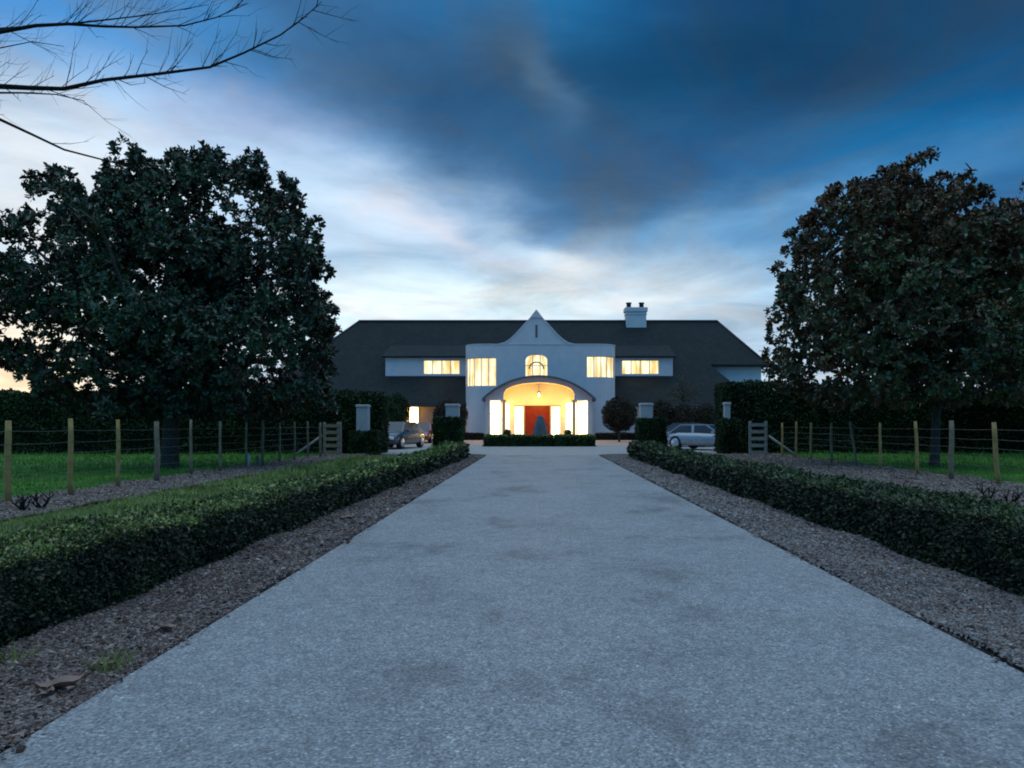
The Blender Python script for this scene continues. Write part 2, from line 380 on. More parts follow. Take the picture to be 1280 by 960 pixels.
def big_leaf(px, py, L, W, yaw, label):
    Y = 1200 / (py - 530); x = X_(px, Y)
    g = MB(); v = []; nu, nv = 9, 5
    for i in range(nu):
        t = i / (nu - 1); w = W * math.sin(math.pi * min(1, t * .97 + .02)) ** .7
        for j in range(nv):
            s = j / (nv - 1) * 2 - 1
            lx = (t - .5) * L; ly = s * w / 2; lz = .05 + .25 * W * s * s + .12 * L * (t - .4) ** 2 * 3 + .01 * math.sin(9 * t + 3 * s)
            v.append((x + lx * math.cos(yaw) - ly * math.sin(yaw), Y + lx * math.sin(yaw) + ly * math.cos(yaw), lz))
    f = [(i * nv + j, (i + 1) * nv + j, (i + 1) * nv + j + 1, i * nv + j + 1) for i in range(nu - 1) for j in range(nv - 1)]
    g.add(v, f, 0, True); tag(g.build('fallen_leaf', 'dry_leaf', origin=(x, Y, .04)), label, 'leaf', 'large dry leaves on the bark mulch')
big_leaf(76, 872, .2, .1, .5, 'large curled pinkish brown leaf on the bark chips nearest the camera at lower left')
big_leaf(56, 880, .14, .06, -.6, 'smaller curled brown leaf lying against the largest leaf at lower left')
big_leaf(207, 797, .15, .06, .2, 'pale curled leaf on bark chips beside the left edge of the drive')
big_leaf(434, 654, .2, .13, .3, 'pale flat leaf on the bark farther up the left edge of the drive')

# grass
def blades(mb, X, Y, h, w, z=.01, lean=.35):
    n = len(X); P = np.stack([X, Y, np.full(n, z)], 1)
    D = unit(np.stack([lean * rng.normal(size=n), lean * rng.normal(size=n), np.ones(n)], 1)); N = rdir(n)
    S = unit(np.cross(D, N)); h = np.broadcast_to(h, (n,))[:, None]; w = np.broadcast_to(w, (n,))[:, None]
    v = np.stack([P - S * w / 2, P + S * w / 2, P + D * h], 1).reshape(-1, 3)
    mb.add(v, np.arange(3 * n).reshape(n, 3))
def inv(y0, y1, n): return 1 / (1 / y0 - rng.random(n) * (1 / y0 - 1 / y1))
g = MB(); n = 60000; Y = inv(10, 33, n)
X = np.where(rng.random(n) < .5, -8.7 - rng.random(n) ** 1.3 * 16, 9.8 + rng.random(n) ** 1.3 * 16)
blades(g, X, Y, .004 * Y * rng.lognormal(0, .3, n), .0012 * Y)
tag(g.build('lawn_grass', 'grass_blade'), 'short green grass of the paddocks behind the wire fences', 'grass', kind='stuff')
g = MB(); n = 56000; Y = inv(4, 28, n); X = -6.8 + rng.random(n) * 3.4
m = rng.random(n) < .12; X = np.where(m, 4.5 + rng.random(n) * .9, X)
blades(g, X, Y, .0055 * Y * rng.lognormal(0, .35, n), .0014 * Y, lean=.5)
tag(g.build('verge_grass', 'verge_blade'), 'pale green grass verge between the low hedges and the wood chip beds', 'grass', kind='stuff')

def tuft(px, py, label):
    Y = 1200 / (py - 530); x = X_(px, Y); b = MB(); n = 90
    blades(b, x + rng.normal(size=n) * .05, Y + rng.normal(size=n) * .05, .09 * rng.lognormal(0, .3, n), .007, z=.03, lean=.7)
    tag(b.build('weed_tuft', 'verge_blade', origin=(x, Y, .03)), label, 'weed', 'green weeds growing through the bark')
tuft(6, 838, 'larger green weed tuft at the foot of the left hedge, nearest the camera')
tuft(140, 842, 'small green weed tuft beside the large curled leaves at lower left')
# ------------------------------------------------------------------ hedges
def lump(x, y, z, k=1.):
    return k * (.5 * np.sin(2.1 * x + 1.3 * y + .7) + .4 * np.sin(3.7 * y - 2.9 * z + 1.1) + .35 * np.sin(5.3 * x + 4.1 * z + 2 * y) + .3 * np.sin(8.1 * y + 6.3 * z))
def hedge(name, label, cat, A, B, w, hfun, lsize, cover, mats=('dark_core', 'box_leaf', 'box_leaf_pale'), amp=.03, group=None, top_pale=True, weight=None, maxn=90000, origin=None):
    """clipped hedge from A to B (middle line), each leaf a small folded face on an uneven dark core"""
    A = np.array(A, float); B = np.array(B, float); Ln = np.linalg.norm(B - A); u = (B - A) / Ln; nrm = np.array([u[1], -u[0]])
    mb = MB(); ns = max(2, int(Ln / .35)); hw = w / 2
    sec = [(-1, 0), (-1.02, .5), (-1, .85), (-.85, .985), (-.4, 1.), (0, 1.), (.4, 1.), (.85, .985), (1, .85), (1.02, .5), (1, 0)]
    v = []
    for i in range(ns + 1):
        t = i / ns; c = A + u * Ln * t; h = hfun(t)
        for sx, sz in sec:
            x, y = c + nrm * (hw - .06) * sx; z = (h - .05) * sz
            d = float(lump(x, y, z, amp)); v.append((x + nrm[0] * sx * d, y + nrm[1] * sx * d, max(0, z + (d if sz > .5 else 0))))
    m = len(sec); f = [(i * m + j, i * m + j + 1, (i + 1) * m + j + 1, (i + 1) * m + j) for i in range(ns) for j in range(m - 1)]
    f += [tuple(range(m - 1, -1, -1)), tuple(range(ns * m, ns * m + m))]
    mb.add(v, f, 0)
    # leaf counts by area with nearer parts finer
    tt = (np.arange(400) + .5) / 400; ctr = A[None] + u[None] * (Ln * tt)[:, None]
    hh = np.array([hfun(t) for t in tt]); dist = np.maximum(3., np.hypot(ctr[:, 0], ctr[:, 1])); ls = lsize(dist)
    dens = cover / (.28 * ls ** 2); cnt = dens * (2 * hh + w) * Ln / 400
    tot = min(maxn, int(cnt.sum())); idx = rng.choice(400, tot, p=cnt / cnt.sum())
    T = (idx + rng.random(tot)) / 400; h = np.interp(T, tt, hh); per = (2 * h + w) * rng.random(tot)
    face = np.where(per < h, 0, np.where(per < h + w, 1, 2))
    off = np.where(face == 0, -hw, np.where(face == 2, hw, per - h - hw)); z = np.where(face == 0, per, np.where(face == 2, per - h - w, h))
    # soften the arris
    k = (face != 1) & (z > h - .08); off = np.where(k, off * (1 - .08 / max(w, .3) * (z - h + .08) / .08), off)
    base = A[None] + u[None] * (Ln * T)[:, None] + nrm[None] * off[:, None]
    N = np.zeros((tot, 3)); N[:, :2] = nrm[None] * np.where(face == 0, -1, np.where(face == 2, 1, 0))[:, None]; N[:, 2] = np.where(face == 1, 1, .15)
    P = np.stack([base[:, 0], base[:, 1], z], 1); d = lump(P[:, 0], P[:, 1], P[:, 2], amp) - rng.random(tot) * .05 + np.abs(rng.normal(size=tot)) * .012
    P = P + N * d[:, None]; P[:, 2] = np.maximum(P[:, 2], .015)
    D = unit(N * .7 + rdir(tot) * .9); P = P + D * (rng.random(tot) < .015)[:, None] * .03; NN = unit(N + rdir(tot) * .7); S = ls[idx] * rng.lognormal(0, .25, tot)
    pale = (face == 1) & (rng.random(tot) < .85) if top_pale else np.zeros(tot, bool)  # top leaves take the lighter material, overhead light put into colour
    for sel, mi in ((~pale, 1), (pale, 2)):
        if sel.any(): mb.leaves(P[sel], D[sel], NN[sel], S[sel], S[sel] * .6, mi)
    # the two ends
    for t, sgn in ((0, -1), (1, 1)):
        h0 = hfun(t); l0 = float(lsize(np.array([np.hypot(*(A + u * Ln * t))]))[0]); n = int(min(4000, cover / (.28 * l0 ** 2) * w * h0))
        o = (rng.random(n) * 2 - 1) * hw; zz = rng.random(n) * h0; c = A + u * Ln * t
        P = np.stack([c[0] + nrm[0] * o, c[1] + nrm[1] * o, zz], 1); N = np.tile(np.array([u[0] * sgn, u[1] * sgn, .1]), (n, 1))
        P = P + N * (lump(P[:, 0], P[:, 1], P[:, 2], amp) - rng.random(n) * .04)[:, None]
        mb.leaves(P, unit(N * .7 + rdir(n) * .9), unit(N + rdir(n) * .7), l0 * rng.lognormal(0, .25, n), l0 * .6, 1)
    o = mb.build(name, list(mats), origin=origin or (float((A[0] + B[0]) / 2), float((A[1] + B[1]) / 2), 0)); return tag(o, label, cat, group)
ls_low = lambda d: np.maximum(.018, .0042 * d)
hl = lambda t: .5 - .1 * min(1, t * 2.2) + .1 * max(0, t - .8) * 5
hr = lambda t: .56 - .12 * min(1, t * 2) + .08 * max(0, t - .8) * 5
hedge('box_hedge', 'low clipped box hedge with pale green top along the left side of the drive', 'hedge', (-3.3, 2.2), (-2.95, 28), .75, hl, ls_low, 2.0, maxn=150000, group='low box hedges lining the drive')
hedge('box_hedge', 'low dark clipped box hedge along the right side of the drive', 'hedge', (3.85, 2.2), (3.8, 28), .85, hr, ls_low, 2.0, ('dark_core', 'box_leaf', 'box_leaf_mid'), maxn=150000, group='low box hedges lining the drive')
hedge('tall_hedge', 'tall dark clipped hedge beyond the left lawn, behind the left wire fence', 'hedge', (-40, 32.8), (-6.5, 32.6), 1.5, lambda t: 2.55 + .04 * math.sin(t * 30), lambda d: .11 + 0 * d, 1.5, ('dark_core', 'tall_leaf', 'tall_leaf'), .07, 'tall hedges closing the forecourt', maxn=60000)
hedge('tall_hedge', 'tall dark clipped hedge beyond the right lawn, behind the right wire fence', 'hedge', (7.85, 33.2), (44, 33.4), 1.6, lambda t: 2.95 + .05 * math.sin(t * 34) - .35 * min(1, max(0, t - .1) * 5), lambda d: .11 + 0 * d, 1.5, ('dark_core', 'tall_leaf', 'tall_leaf'), .08, 'tall hedges closing the forecourt', maxn=60000)

def pillar(px0, px1, ptop, pgreen, Y, lab1, lab2, gx0, gx1, depth=1.0):
    x0, x1 = X_(px0, Y), X_(px1, Y); zt = Z_(ptop, Y); cx = (x0 + x1) / 2
    r = thing('gate_pillar', lab1, 'pillar', (cx, Y, 0), 'white gate pillars rising from clipped hedge')
    b = MB(); b.box(x0, x1, Y - (x1 - x0) / 2, Y + (x1 - x0) / 2, 0, zt - .09); b.build('shaft', 'render_grey', r)
    b = MB(); b.box(x0 - .03, x1 + .03, Y - (x1 - x0) / 2 - .03, Y + (x1 - x0) / 2 + .03, zt - .09, zt, bev=.02); b.build('cap', 'render_grey', r)
    if lab2:
        zg = Z_(pgreen, Y); a, c = X_(gx0, Y), X_(gx1, Y)
        hedge('clipped_shrub', lab2, 'shrub', (a, Y), (c, Y), depth, lambda t: zg, lambda d: .08 + 0 * d, 2., ('dark_core', 'tall_leaf', 'tall_leaf'), .03, 'clipped hedge blocks round the pillars')
pillar(558, 574, 505, 523, 31, 'white gate pillar just left of the drive end, in front of round bush', 'square clipped dark hedge block round the pillar left of the drive end', 544, 577)
pillar(800, 815, 504, 524, 31, 'white gate pillar just right of the drive end beside the round tree', 'square clipped dark hedge block round the pillar right of the drive end', 797, 830)
pillar(447, 461, 506, 540, 31.2, 'taller white gate pillar set against the end of the left tall hedge', 'low dark clipped shrub at the foot of the left outer pillar', 441, 474, .9)
pillar(905, 912, 503, 525, 31.6, 'slim white gate pillar half hidden by the right tall hedge', 'low dark clipped shrub at the foot of the right outer pillar', 901, 922, .9)

# ------------------------------------------------------------------ fences
def fence(label, xf, ys, styles, zt, side, panel_px):
    r = thing('wire_fence', label, 'fence', (xf, ys[0], 0), 'post and wire fences of the two paddocks')
    proto = {}
    for i, (y, st) in enumerate(zip(ys, styles)):
        mat, rad, ln, lab = st
        b = MB(); h = zt * (1 + .02 * math.sin(i * 2.3)); ww = rad * .14
        rad = rad * .74; x0 = xf + .02 * math.sin(i * 3.1)
        pts = [(x0 - ln * .5 + ww * math.sin(k * 1.3 + i), y, h * k / 5) for k in range(6)]
        pts = [(p[0] + ln * (k / 5), p[1], p[2]) for k, p in enumerate(pts)]
        b.tube(pts, [rad * 1.05, rad, rad, rad * .97, rad * .95, rad * .86], 9)
        o = b.build('post', mat, r)
        if lab: o['label'] = lab
    for k, z in enumerate((.2, .4, .58, .76, .94, 1.14)):
        b = MB(); pts = []
        for i in range(len(ys) - 1):
            for q in range(4):
                t = q / 4; pts.append((xf + (.055 if side > 0 else -.055) * -1, ys[i] + (ys[i + 1] - ys[i]) * t, z - .012 * math.sin(math.pi * t)))
        pts.append((xf, ys[-1], z)); b.tube(pts, .0042, 4); b.build('wire', 'wire_metal', r)
    # brace running down from the end post
    ye = ys[-1]
    return r
yl = [8.7, 10.2] + [8.1 * 960 / (672 - x) for x in (10, 88, 148, 196, 239, 275, 308, 328, 350, 368, 385, 400)]
PY = lambda r=.055, l=0, lab=None: ('post_yellow', r, l, lab)
PG = lambda r=.045, l=0, lab=None: ('post_grey', r, l, lab)
fence('post and wire fence along the left lawn', -8.1, yl, [PY(), PY(), PY(.065), PY(.06), PY(.052), ('post_grey', .075, 0, 'thicker grey brown strainer post'), PG(), PG(), PG(), PG(.06), PG(), PG(), PG(), PG(.06)], 1.33, -1, None)
yr = [12.2, 13.7] + [9.15 * 960 / (x - 672) for x in (1245, 1189, 1146, 1100, 1067, 1039, 1014, 995, 978)]
fence('post and wire fence with one leaning post along the right lawn', 9.15, yr, [PY(), PY(), PY(.065, -.1), ('post_grey', .075, 0, 'thick grey strainer post'), PY(.055, -.06), PY(.048), PG(.048, -.2, 'leaning grey post'), PG(.055), PY(), PY(), PY()], 1.31, 1, None)
def gate_panel(px0, px1, Y, zt, label, dirn, br_label):
    x0, x1 = X_(px0, Y), X_(px1, Y); r = thing('timber_gate', label, 'gate', ((x0 + x1) / 2, Y, 0), 'short slatted timber gates at the fence ends')
    b = MB(); b.box(x0, x0 + .1, Y - .04, Y + .04, 0, zt, bev=.01); b.build('stile', 'grey_timber', r)
    b = MB(); b.box(x1 - .18 if dirn < 0 else x1 - .1, x1, Y - .04, Y + .04, 0, zt, bev=.01); b.build('stile', 'grey_timber', r)
    for k in range(5):
        z = .1 + k * (zt - .2) / 4.4; b = MB(); b.box(x0 + .02, x1 - .02, Y - .07, Y - .045, z, z + .13); b.build('rail', 'tan_timber' if dirn < 0 else 'grey_timber', r)
    b = MB(); xa = x0 if dirn < 0 else x1; b.tube([(xa + dirn * .05, Y, .8), (xa + dirn * 1.0, Y - .6, .0)], .045, 8)
    tag(b.build('brace_post', 'grey_timber', origin=(xa, Y, 0)), br_label, 'post', 'slanting brace posts of the fences')
gate_panel(404, 427, 29.6, 1.32, 'short slatted timber gate where the left fence meets the hedge', -1, 'slanting timber brace leaning on the left slatted gate')
gate_panel(936, 959, 29.4, 1.36, 'short slatted timber gate where the right fence meets the hedge', 1, 'slanting timber brace leaning on the right slatted gate')
# small stakes in the left bed
def stake(px, py, h, lean, mat, label):
    Y = 1200 / (py - 530); x = X_(px, Y); b = MB()
    b.add([], []) if False else None
    b.prism([(x - .05, 0), (x + .05, 0), (x + .05 + lean, h * .8), (x + lean + .01, h), (x - .05 + lean, h * .8)], Y - .02, Y + .02)
    tag(b.build('marker_stake', mat, origin=(x, Y, 0)), label, 'stake')
stake(308, 586, .42, .06, 'white_paint', 'small white marker stake leaning in the left bed')
stake(322, 584, .36, 0, 'post_grey', 'short dark grey stake beside the white marker stake')

# pruned roses in the beds
def rose(label, x, Y, h, seed):
    rr = random.Random(seed); b = MB()
    for k in range(6):
        a = rr.random() * 6.28; e = h * (.6 + .5 * rr.random()); p = [(x, Y, 0)]
        for q in (1, 2, 3): p.append((x + math.cos(a) * .16 * q / 3 + rr.uniform(-.02, .02), Y + math.sin(a) * .16 * q / 3, e * q / 3))
        b.tube(p, [.016, .012, .01, .008], 5)
        for q in range(2):
            s = p[2]; b.tube([s, (s[0] + rr.uniform(-.1, .1), s[1] + rr.uniform(-.1, .1), s[2] + rr.uniform(.05, .14))], [.008, .005], 4)
    tag(b.build('rose_bush', 'bare_bark', origin=(x, Y, 0)), label, 'bush', 'bare pruned rose bushes in the fence beds')
LB = [(28, 640, 'bare pruned rose bush in the left bed, closest to the left edge of the photo'), (52, 637, 'bare pruned rose bush just right of the first one in the left bed')]
for i, (px, py, lab) in enumerate(LB): Y = 1200 / (py - 530); rose(lab, X_(px, Y), Y, .22, i)
RB = [(1262, 632, 'bare pruned rose bush in the right bed, close to the right edge of the photo'), (1236, 626, 'bare pruned rose bush in front of the nearest post of the right fence')]
for i, (px, py, lab) in enumerate(RB): Y = 1200 / (py - 530); rose(lab, X_(px, Y), Y, .22, i + 20)

# ------------------------------------------------------------------ magnolias
def crown(outline, cpx, cpy, Y, rdepth, nl, nw, mat, seed, zmin=1.5, leaf=.13):
    """uneven crown of lobes; every lobe carries whorls of large leaves"""
    r_ = np.random.default_rng(seed); c = np.array([X_(cpx, Y), Y, Z_(cpy, Y)])
    ang = []; rad = []
    for px, py in outline:
        dx, dz = X_(px, Y) - c[0], Z_(py, Y) - c[2]; ang.append(math.atan2(dz, dx)); rad.append(math.hypot(dx, dz))
    o = np.argsort(ang); ang = np.array(ang)[o]; rad = np.array(rad)[o]
    ang = np.concatenate([ang - 2 * math.pi, ang, ang + 2 * math.pi]); rad = np.tile(rad, 3)
    def rr(D):
        th = np.arctan2(D[:, 2], D[:, 0]); R2 = np.interp(th, ang, rad) * .9; s = np.abs(D[:, 1])
        return R2 * (1 - s ** 2) + s ** 2 * rdepth
    D = unit(r_.normal(size=(nl, 3))); lr = r_.uniform(.42, .85, nl)
    ring = int(nl * .42)                    # keep a good share of lobes round the rim for a broken outline
    D[:ring, 1] *= .3; D = unit(D)
    C = c + D * (rr(D) - lr * .8)[:, None]
    Di = unit(r_.normal(size=(nl, 3))); Ci = c + Di * (rr(Di) * r_.uniform(.3, .75, nl))[:, None]
    nk = int(nl * 1.3); Dk = unit(r_.normal(size=(nk, 3)) * np.array([1, .55, 1])); lk = r_.uniform(.16, .36, nk); Ck = c + Dk * (rr(Dk) + lk * r_.uniform(-.8, 1.15, nk))[:, None]
    C = np.concatenate([C, Ci, Ck]); lr = np.concatenate([lr, r_.uniform(.6, 1., nl), lk]); out = np.array([0] * nl + [1] * nl + [2] * nk)
    keep = C[:, 2] > zmin; C = C[keep]; lr = lr[keep]; out = out[keep]
    w = lr ** 2 * np.array([1.2, 1.25, 4.2])[out]; k = r_.choice(len(C), nw, p=w / w.sum())
    d = unit(r_.normal(size=(nw, 3))); outd = unit(C[k] - c); flip = (d * outd).sum(1) < -.3; d[flip] *= -1
    Wc = C[k] + d * (lr[k] * r_.uniform(.55, 1.05, nw))[:, None]; Wc[:, 2] = np.maximum(Wc[:, 2], zmin - .3 + r_.random(nw) * .5)
    m = 18
    P = np.repeat(Wc, m, 0) + r_.normal(size=(nw * m, 3)) * .035; ax = np.repeat(unit(d + np.array([0, 0, .5])), m, 0)
    q = unit(r_.normal(size=(nw * m, 3))); D = unit(q + ax * .55); N = unit(ax + .25 * unit(r_.normal(size=(nw * m, 3))))
    S = leaf * r_.lognormal(0, .2, nw * m)
    b = MB(); young = (P[:, 2] - c[2]) / 3.5 + .35 * np.sin(P[:, 0] * 1.9 + P[:, 1]) + .3 * r_.normal(size=len(P)) > .35
    b.broad(P[~young], D[~young], N[~young], S[~young], S[~young] * .52, 0); b.broad(P[young], D[young], N[young], S[young], S[young] * .52, 1)
    return b, C, lr, out, c
def limbs(b, base, r0, zfork, C, out, rs, n=16):
    x, y = base; top = (x + .1, y, zfork)
    b.tube([(x, y, -.05), (x, y, .12), (x + .02, y, .5), (x + .05, y, zfork * .7), top], [r0 * 1.5, r0 * 1.15, r0, r0 * .9, r0 * .85], 12)
    for i in rs.sample(range(len(C)), min(n, len(C))):
        t = C[i]; m = [top[k] * .5 + t[k] * .5 + rs.uniform(-.3, .3) for k in range(3)]; m[2] += .1
        b.tube([(top[0], top[1], top[2] - .15), tuple(m), tuple(t)], [r0 * .5, r0 * .3, .03], 6)
        for q in range(4):
            e = (t[0] + rs.uniform(-.4, .4), t[1] + rs.uniform(-.4, .4), t[2] + rs.uniform(-.3, .3)); b.tube([tuple(m), tuple(t), e], [.03, .03, .012], 5)
def magnolia(label, outline, cpx, cpy, bpx, Y, rdepth, nl, nw, mat, seed, r0=.21, zmin=1.55):
    bx = X_(bpx, Y); r = thing('magnolia_tree', label, 'tree', (bx, Y, 0), 'large evergreen trees on the lawns')
    b, C, lr, out, c = crown(outline, cpx, cpy, Y, rdepth, nl, nw, mat, seed, zmin); b.build('crown', [mat, 'magnolia_rust' if 'brown' in mat else mat], r)
    t = MB(); limbs(t, (bx, Y), r0, 2.0, C, out, random.Random(seed)); t.build('trunk', 'bark', r)
LO = [(-25, 300), (5, 285), (45, 250), (78, 208), (110, 212), (150, 214), (182, 210), (205, 196), (212, 166), (235, 176), (268, 164), (285, 184), (312, 170), (330, 190), (352, 212), (372, 228), (384, 258), (408, 264), (414, 310), (404, 350), (422, 385), (424, 440), (412, 480), (418, 505), (360, 528), (240, 534), (120, 528), (50, 505), (30, 470), (-20, 440), (-15, 380), (12, 340)]
magnolia('large dark evergreen tree on the left lawn with broad ragged crown', [(px, py + 10 if py < 300 else py) for px, py in LO], 215, 370, 212, 21.8, 3.8, 190, 8600, 'magnolia_leaf', 3, .23)
RO = [(955, 440), (972, 395), (960, 372), (985, 345), (968, 300), (1000, 288), (1015, 262), (1028, 226), (1062, 208), (1100, 230), (1128, 198), (1148, 176), (1168, 196), (1195, 232), (1225, 232), (1260, 250), (1300, 300), (1340, 360), (1350, 430), (1330, 500), (1240, 528), (1130, 534), (1040, 528), (985, 505), (962, 470)]
RO = [(px - 26 * max(0, min(1, (px - 1020) / 120)), py + 22 * max(0, min(1, (px - 1100) / 100)) + 6 if py < 320 else py) for px, py in RO]
magnolia('large evergreen tree with brownish crown on the right lawn in front', RO, 1146, 378, 1168, 22.4, 3.7, 180, 7800, 'magnolia_leaf_brown', 5, .13, 2.05)
RO2 = [(1205, 420), (1215, 340), (1230, 270), (1262, 240), (1290, 226), (1330, 215), (1380, 240), (1430, 300), (1450, 400), (1430, 480), (1340, 510), (1240, 500)]
magnolia('evergreen tree partly cut off by the right edge of the photo', RO2, 1334, 380, 1300, 29, 3.8, 120, 4600, 'magnolia_leaf_brown', 8, .2)

# ------------------------------------------------------------------ bare tree whose branches enter at the upper left
def bare_tree():
    r = thing('bare_tree', 'leafless tree whose thin dark branches reach in at the upper left', 'tree', (-11.2, 8.3, 0))
    rs = random.Random(11); tb = MB()
    tb.tube([(-11.2, 8.3, -.1), (-11.2, 8.3, .3), (-11.1, 8.35, 2), (-11.1, 8.4, 4), (-11.3, 8.4, 6.5), (-11.2, 8.6, 9)], [.34, .26, .22, .19, .13, .05], 12)
    tb.build('trunk', 'bare_bark', r)
    def twigs(b, P, rad, lvl, dens, up=.5):
        for i in range(len(P) - 1):
            a, c = Vector(P[i]), Vector(P[i + 1]); L = (c - a).length; n = max(1, int(L * dens * 1.7))
            for q in range(n):
                t = rs.random(); s = a.lerp(c, t); d = (c - a).normalized()
                side = Vector((rs.uniform(-.3, .3), rs.uniform(-1, 1), rs.choice([1, 1, -.75]) * rs.uniform(.4, 1))).normalized()
                dd = (d * rs.uniform(.7, 1.5) + side * .9).normalized(); ln = rs.uniform(.15, .6) * (1 if lvl else .55)
                m = s + dd * ln * .5 + Vector((0, 0, rs.uniform(-.02, .03))); e = s + dd * ln + Vector((0, 0, .08 * ln * up + rs.uniform(-.03, .05)))
                b.tube([s, m, e], [rad * .3, rad * .22, rad * .1], 4, cap=False)
                if lvl: twigs(b, [s, m, e], rad * .45, lvl - 1, 5)
    def branch(pix, Y0, dY, r0, r1, z0, dens=7):
        pts = [(-11.1, 8.4, z0)]
        for i, (px, py) in enumerate(pix): Y = Y0 + dY * i / len(pix); pts.append((X_(px, Y), Y, Z_(py, Y)))
        n = len(pts); b = MB(); rad = [r0 + (r1 - r0) * (i / (n - 1)) ** .8 for i in range(n)]; rad[0] = r0 * 1.8
        b.tube(pts, rad, 7); twigs(b, pts[1:], (r0 + r1) * .42, 1, dens); b.build('branch', 'bare_bark', r)
    branch([(-60, 60), (0, 40), (45, 32), (85, 30), (130, 33), (170, 34), (230, 32), (270, 22), (310, 4)], 8.6, .6, .032, .004, 4.0)
    branch([(85, 30), (140, 24), (190, 18), (260, 6)], 8.9, .4, .016, .003, 5.2, 5)
    branch([(-60, 104), (0, 108), (40, 110), (80, 111), (130, 100), (200, 92), (262, 84), (305, 66), (350, 44), (380, 22), (402, 2)], 8.4, .8, .038, .004, 3.7)
    branch([(-70, 120), (-20, 116), (30, 116), (70, 118), (105, 126)], 8.3, .2, .02, .004, 3.6, 6)
    branch([(-60, 110), (-5, 147), (40, 168), (80, 187), (130, 200), (190, 216)], 8.8, .5, .026, .007, 3.4, 2.2)
    branch([(-50, 80), (0, 60), (40, 52), (80, 58)], 9.2, .3, .013, .003, 4.4, 6)
    for k in range(9):   # limbs above and beyond the frame
        a = rs.uniform(1.5, 6.2); z0 = rs.uniform(4, 7.5); pts = [(-11.1, 8.4, z0)]
        for q in range(1, 6): pts.append((-11.1 + math.cos(a) * q * .75, 8.4 + math.sin(a) * q * .7, z0 + q * .5 + rs.uniform(-.15, .15)))
        b = MB(); b.tube(pts, [.07, .05, .04, .03, .02, .008], 6); twigs(b, pts[1:], .03, 1, 4); b.build('branch', 'bare_bark', r)
bare_tree()

# ------------------------------------------------------------------ house
HO = thing('house', 'large white two storey house with dark hipped roof, central gable and lit porch', 'house', (0, 60, 0))
ROOF = lambda Y: 2.84 + (Y - 61) * .862
def path_wall(mb, pts, zs, holes, th=.28):
    """pts: plan outline points with running length; cells inside a hole (s0,s1,z0,z1) are left open"""
    S = [0.]
    for a, b in zip(pts, pts[1:]): S.append(S[-1] + math.dist(a, b))
    cuts = sorted(set([round(s, 4) for s in S] + [round(h[k], 4) for h in holes for k in (0, 1)]))
    zs = sorted(set(zs + [h[k] for h in holes for k in (2, 3)]))
    def at(s):
        for i in range(len(S) - 1):
            if s <= S[i + 1] + 1e-6:
                t = (s - S[i]) / (S[i + 1] - S[i]); a, b = pts[i], pts[i + 1]; return (a[0] + (b[0] - a[0]) * t, a[1] + (b[1] - a[1]) * t)
        return pts[-1]
    def nrm(s):
        e = .02; a = at(max(0, s - e)); b = at(min(S[-1], s + e)); dx, dy = b[0] - a[0], b[1] - a[1]; l = math.hypot(dx, dy); return (dy / l, -dx / l)
    O = [at(s) for s in cuts]; I = []
    for s, o in zip(cuts, O): n = nrm(s); I.append((o[0] - n[0] * th, o[1] - n[1] * th))
    solid = {}
    for i in range(len(cuts) - 1):
        for j in range(len(zs) - 1):
            sm, zm = (cuts[i] + cuts[i + 1]) / 2, (zs[j] + zs[j + 1]) / 2
            solid[i, j] = not any(h[0] < sm < h[1] and h[2] < zm < h[3] for h in holes)
    for (i, j), ok in solid.items():
        if not ok: continue
        a, b, c, d = O[i], O[i + 1], I[i], I[i + 1]; z0, z1 = zs[j], zs[j + 1]
        v = [(*a, z0), (*b, z0), (*b, z1), (*a, z1), (*c, z0), (*d, z0), (*d, z1), (*c, z1)]
        f = [(0, 1, 2, 3), (5, 4, 7, 6)]
        if not solid.get((i - 1, j)): f.append((4, 0, 3, 7))
        if not solid.get((i + 1, j)): f.append((1, 5, 6, 2))
        if not solid.get((i, j - 1)): f.append((4, 5, 1, 0))
        if not solid.get((i, j + 1)): f.append((3, 2, 6, 7))
        mb.add(v, f)
    return at, nrm, S
def path_window(at, nrm, s0, s1, z0, z1, nx, nz=1, rec=.1, fr=.06, parent=None, label=None, glow='lit_window', fmat='white_paint'):
    """frame and glazing bars following the wall line, glowing pane behind"""
    b = MB(); seg = 6 * nx
    def P(s, d, z): o = at(s); n = nrm(s); return (o[0] - n[0] * d, o[1] - n[1] * d, z)
    def bar(sa, sb, za, zb, m=1):
        for k in range(m):
            a = sa + (sb - sa) * k / m; c = sa + (sb - sa) * (k + 1) / m
            v = [P(a, rec, za), P(c, rec, za), P(c, rec, zb), P(a, rec, zb), P(a, rec + .06, za), P(c, rec + .06, za), P(c, rec + .06, zb), P(a, rec + .06, zb)]
            b.add(v, [(0, 1, 2, 3), (5, 4, 7, 6), (4, 0, 3, 7), (1, 5, 6, 2), (4, 5, 1, 0), (3, 2, 6, 7)])
    bar(s0, s1, z0, z0 + fr, seg); bar(s0, s1, z1 - fr, z1, seg)
    for k in range(nx + 1):
        s = s0 + (s1 - s0 - fr) * k / nx; bar(s, s + fr, z0 + fr, z1 - fr)
    for k in range(1, nz):
        z = z0 + (z1 - z0) * k / nz
        for q in range(nx):
            s = s0 + (s1 - s0 - fr) * q / nx; e = s0 + (s1 - s0 - fr) * (q + 1) / nx; bar(s + fr, e, z - fr * .4, z + fr * .4)
    w = b.build('window', fmat, parent)
    if label: w['label'] = label
    g = MB(); v = []; 
    for k in range(seg + 1): s = s0 + (s1 - s0) * k / seg; v += [P(s, rec + .045, z0), P(s, rec + .045, z1)]
    g.add(v, [(2 * k, 2 * k + 2, 2 * k + 3, 2 * k + 1) for k in range(seg)]); g.build('pane', glow, w); return w
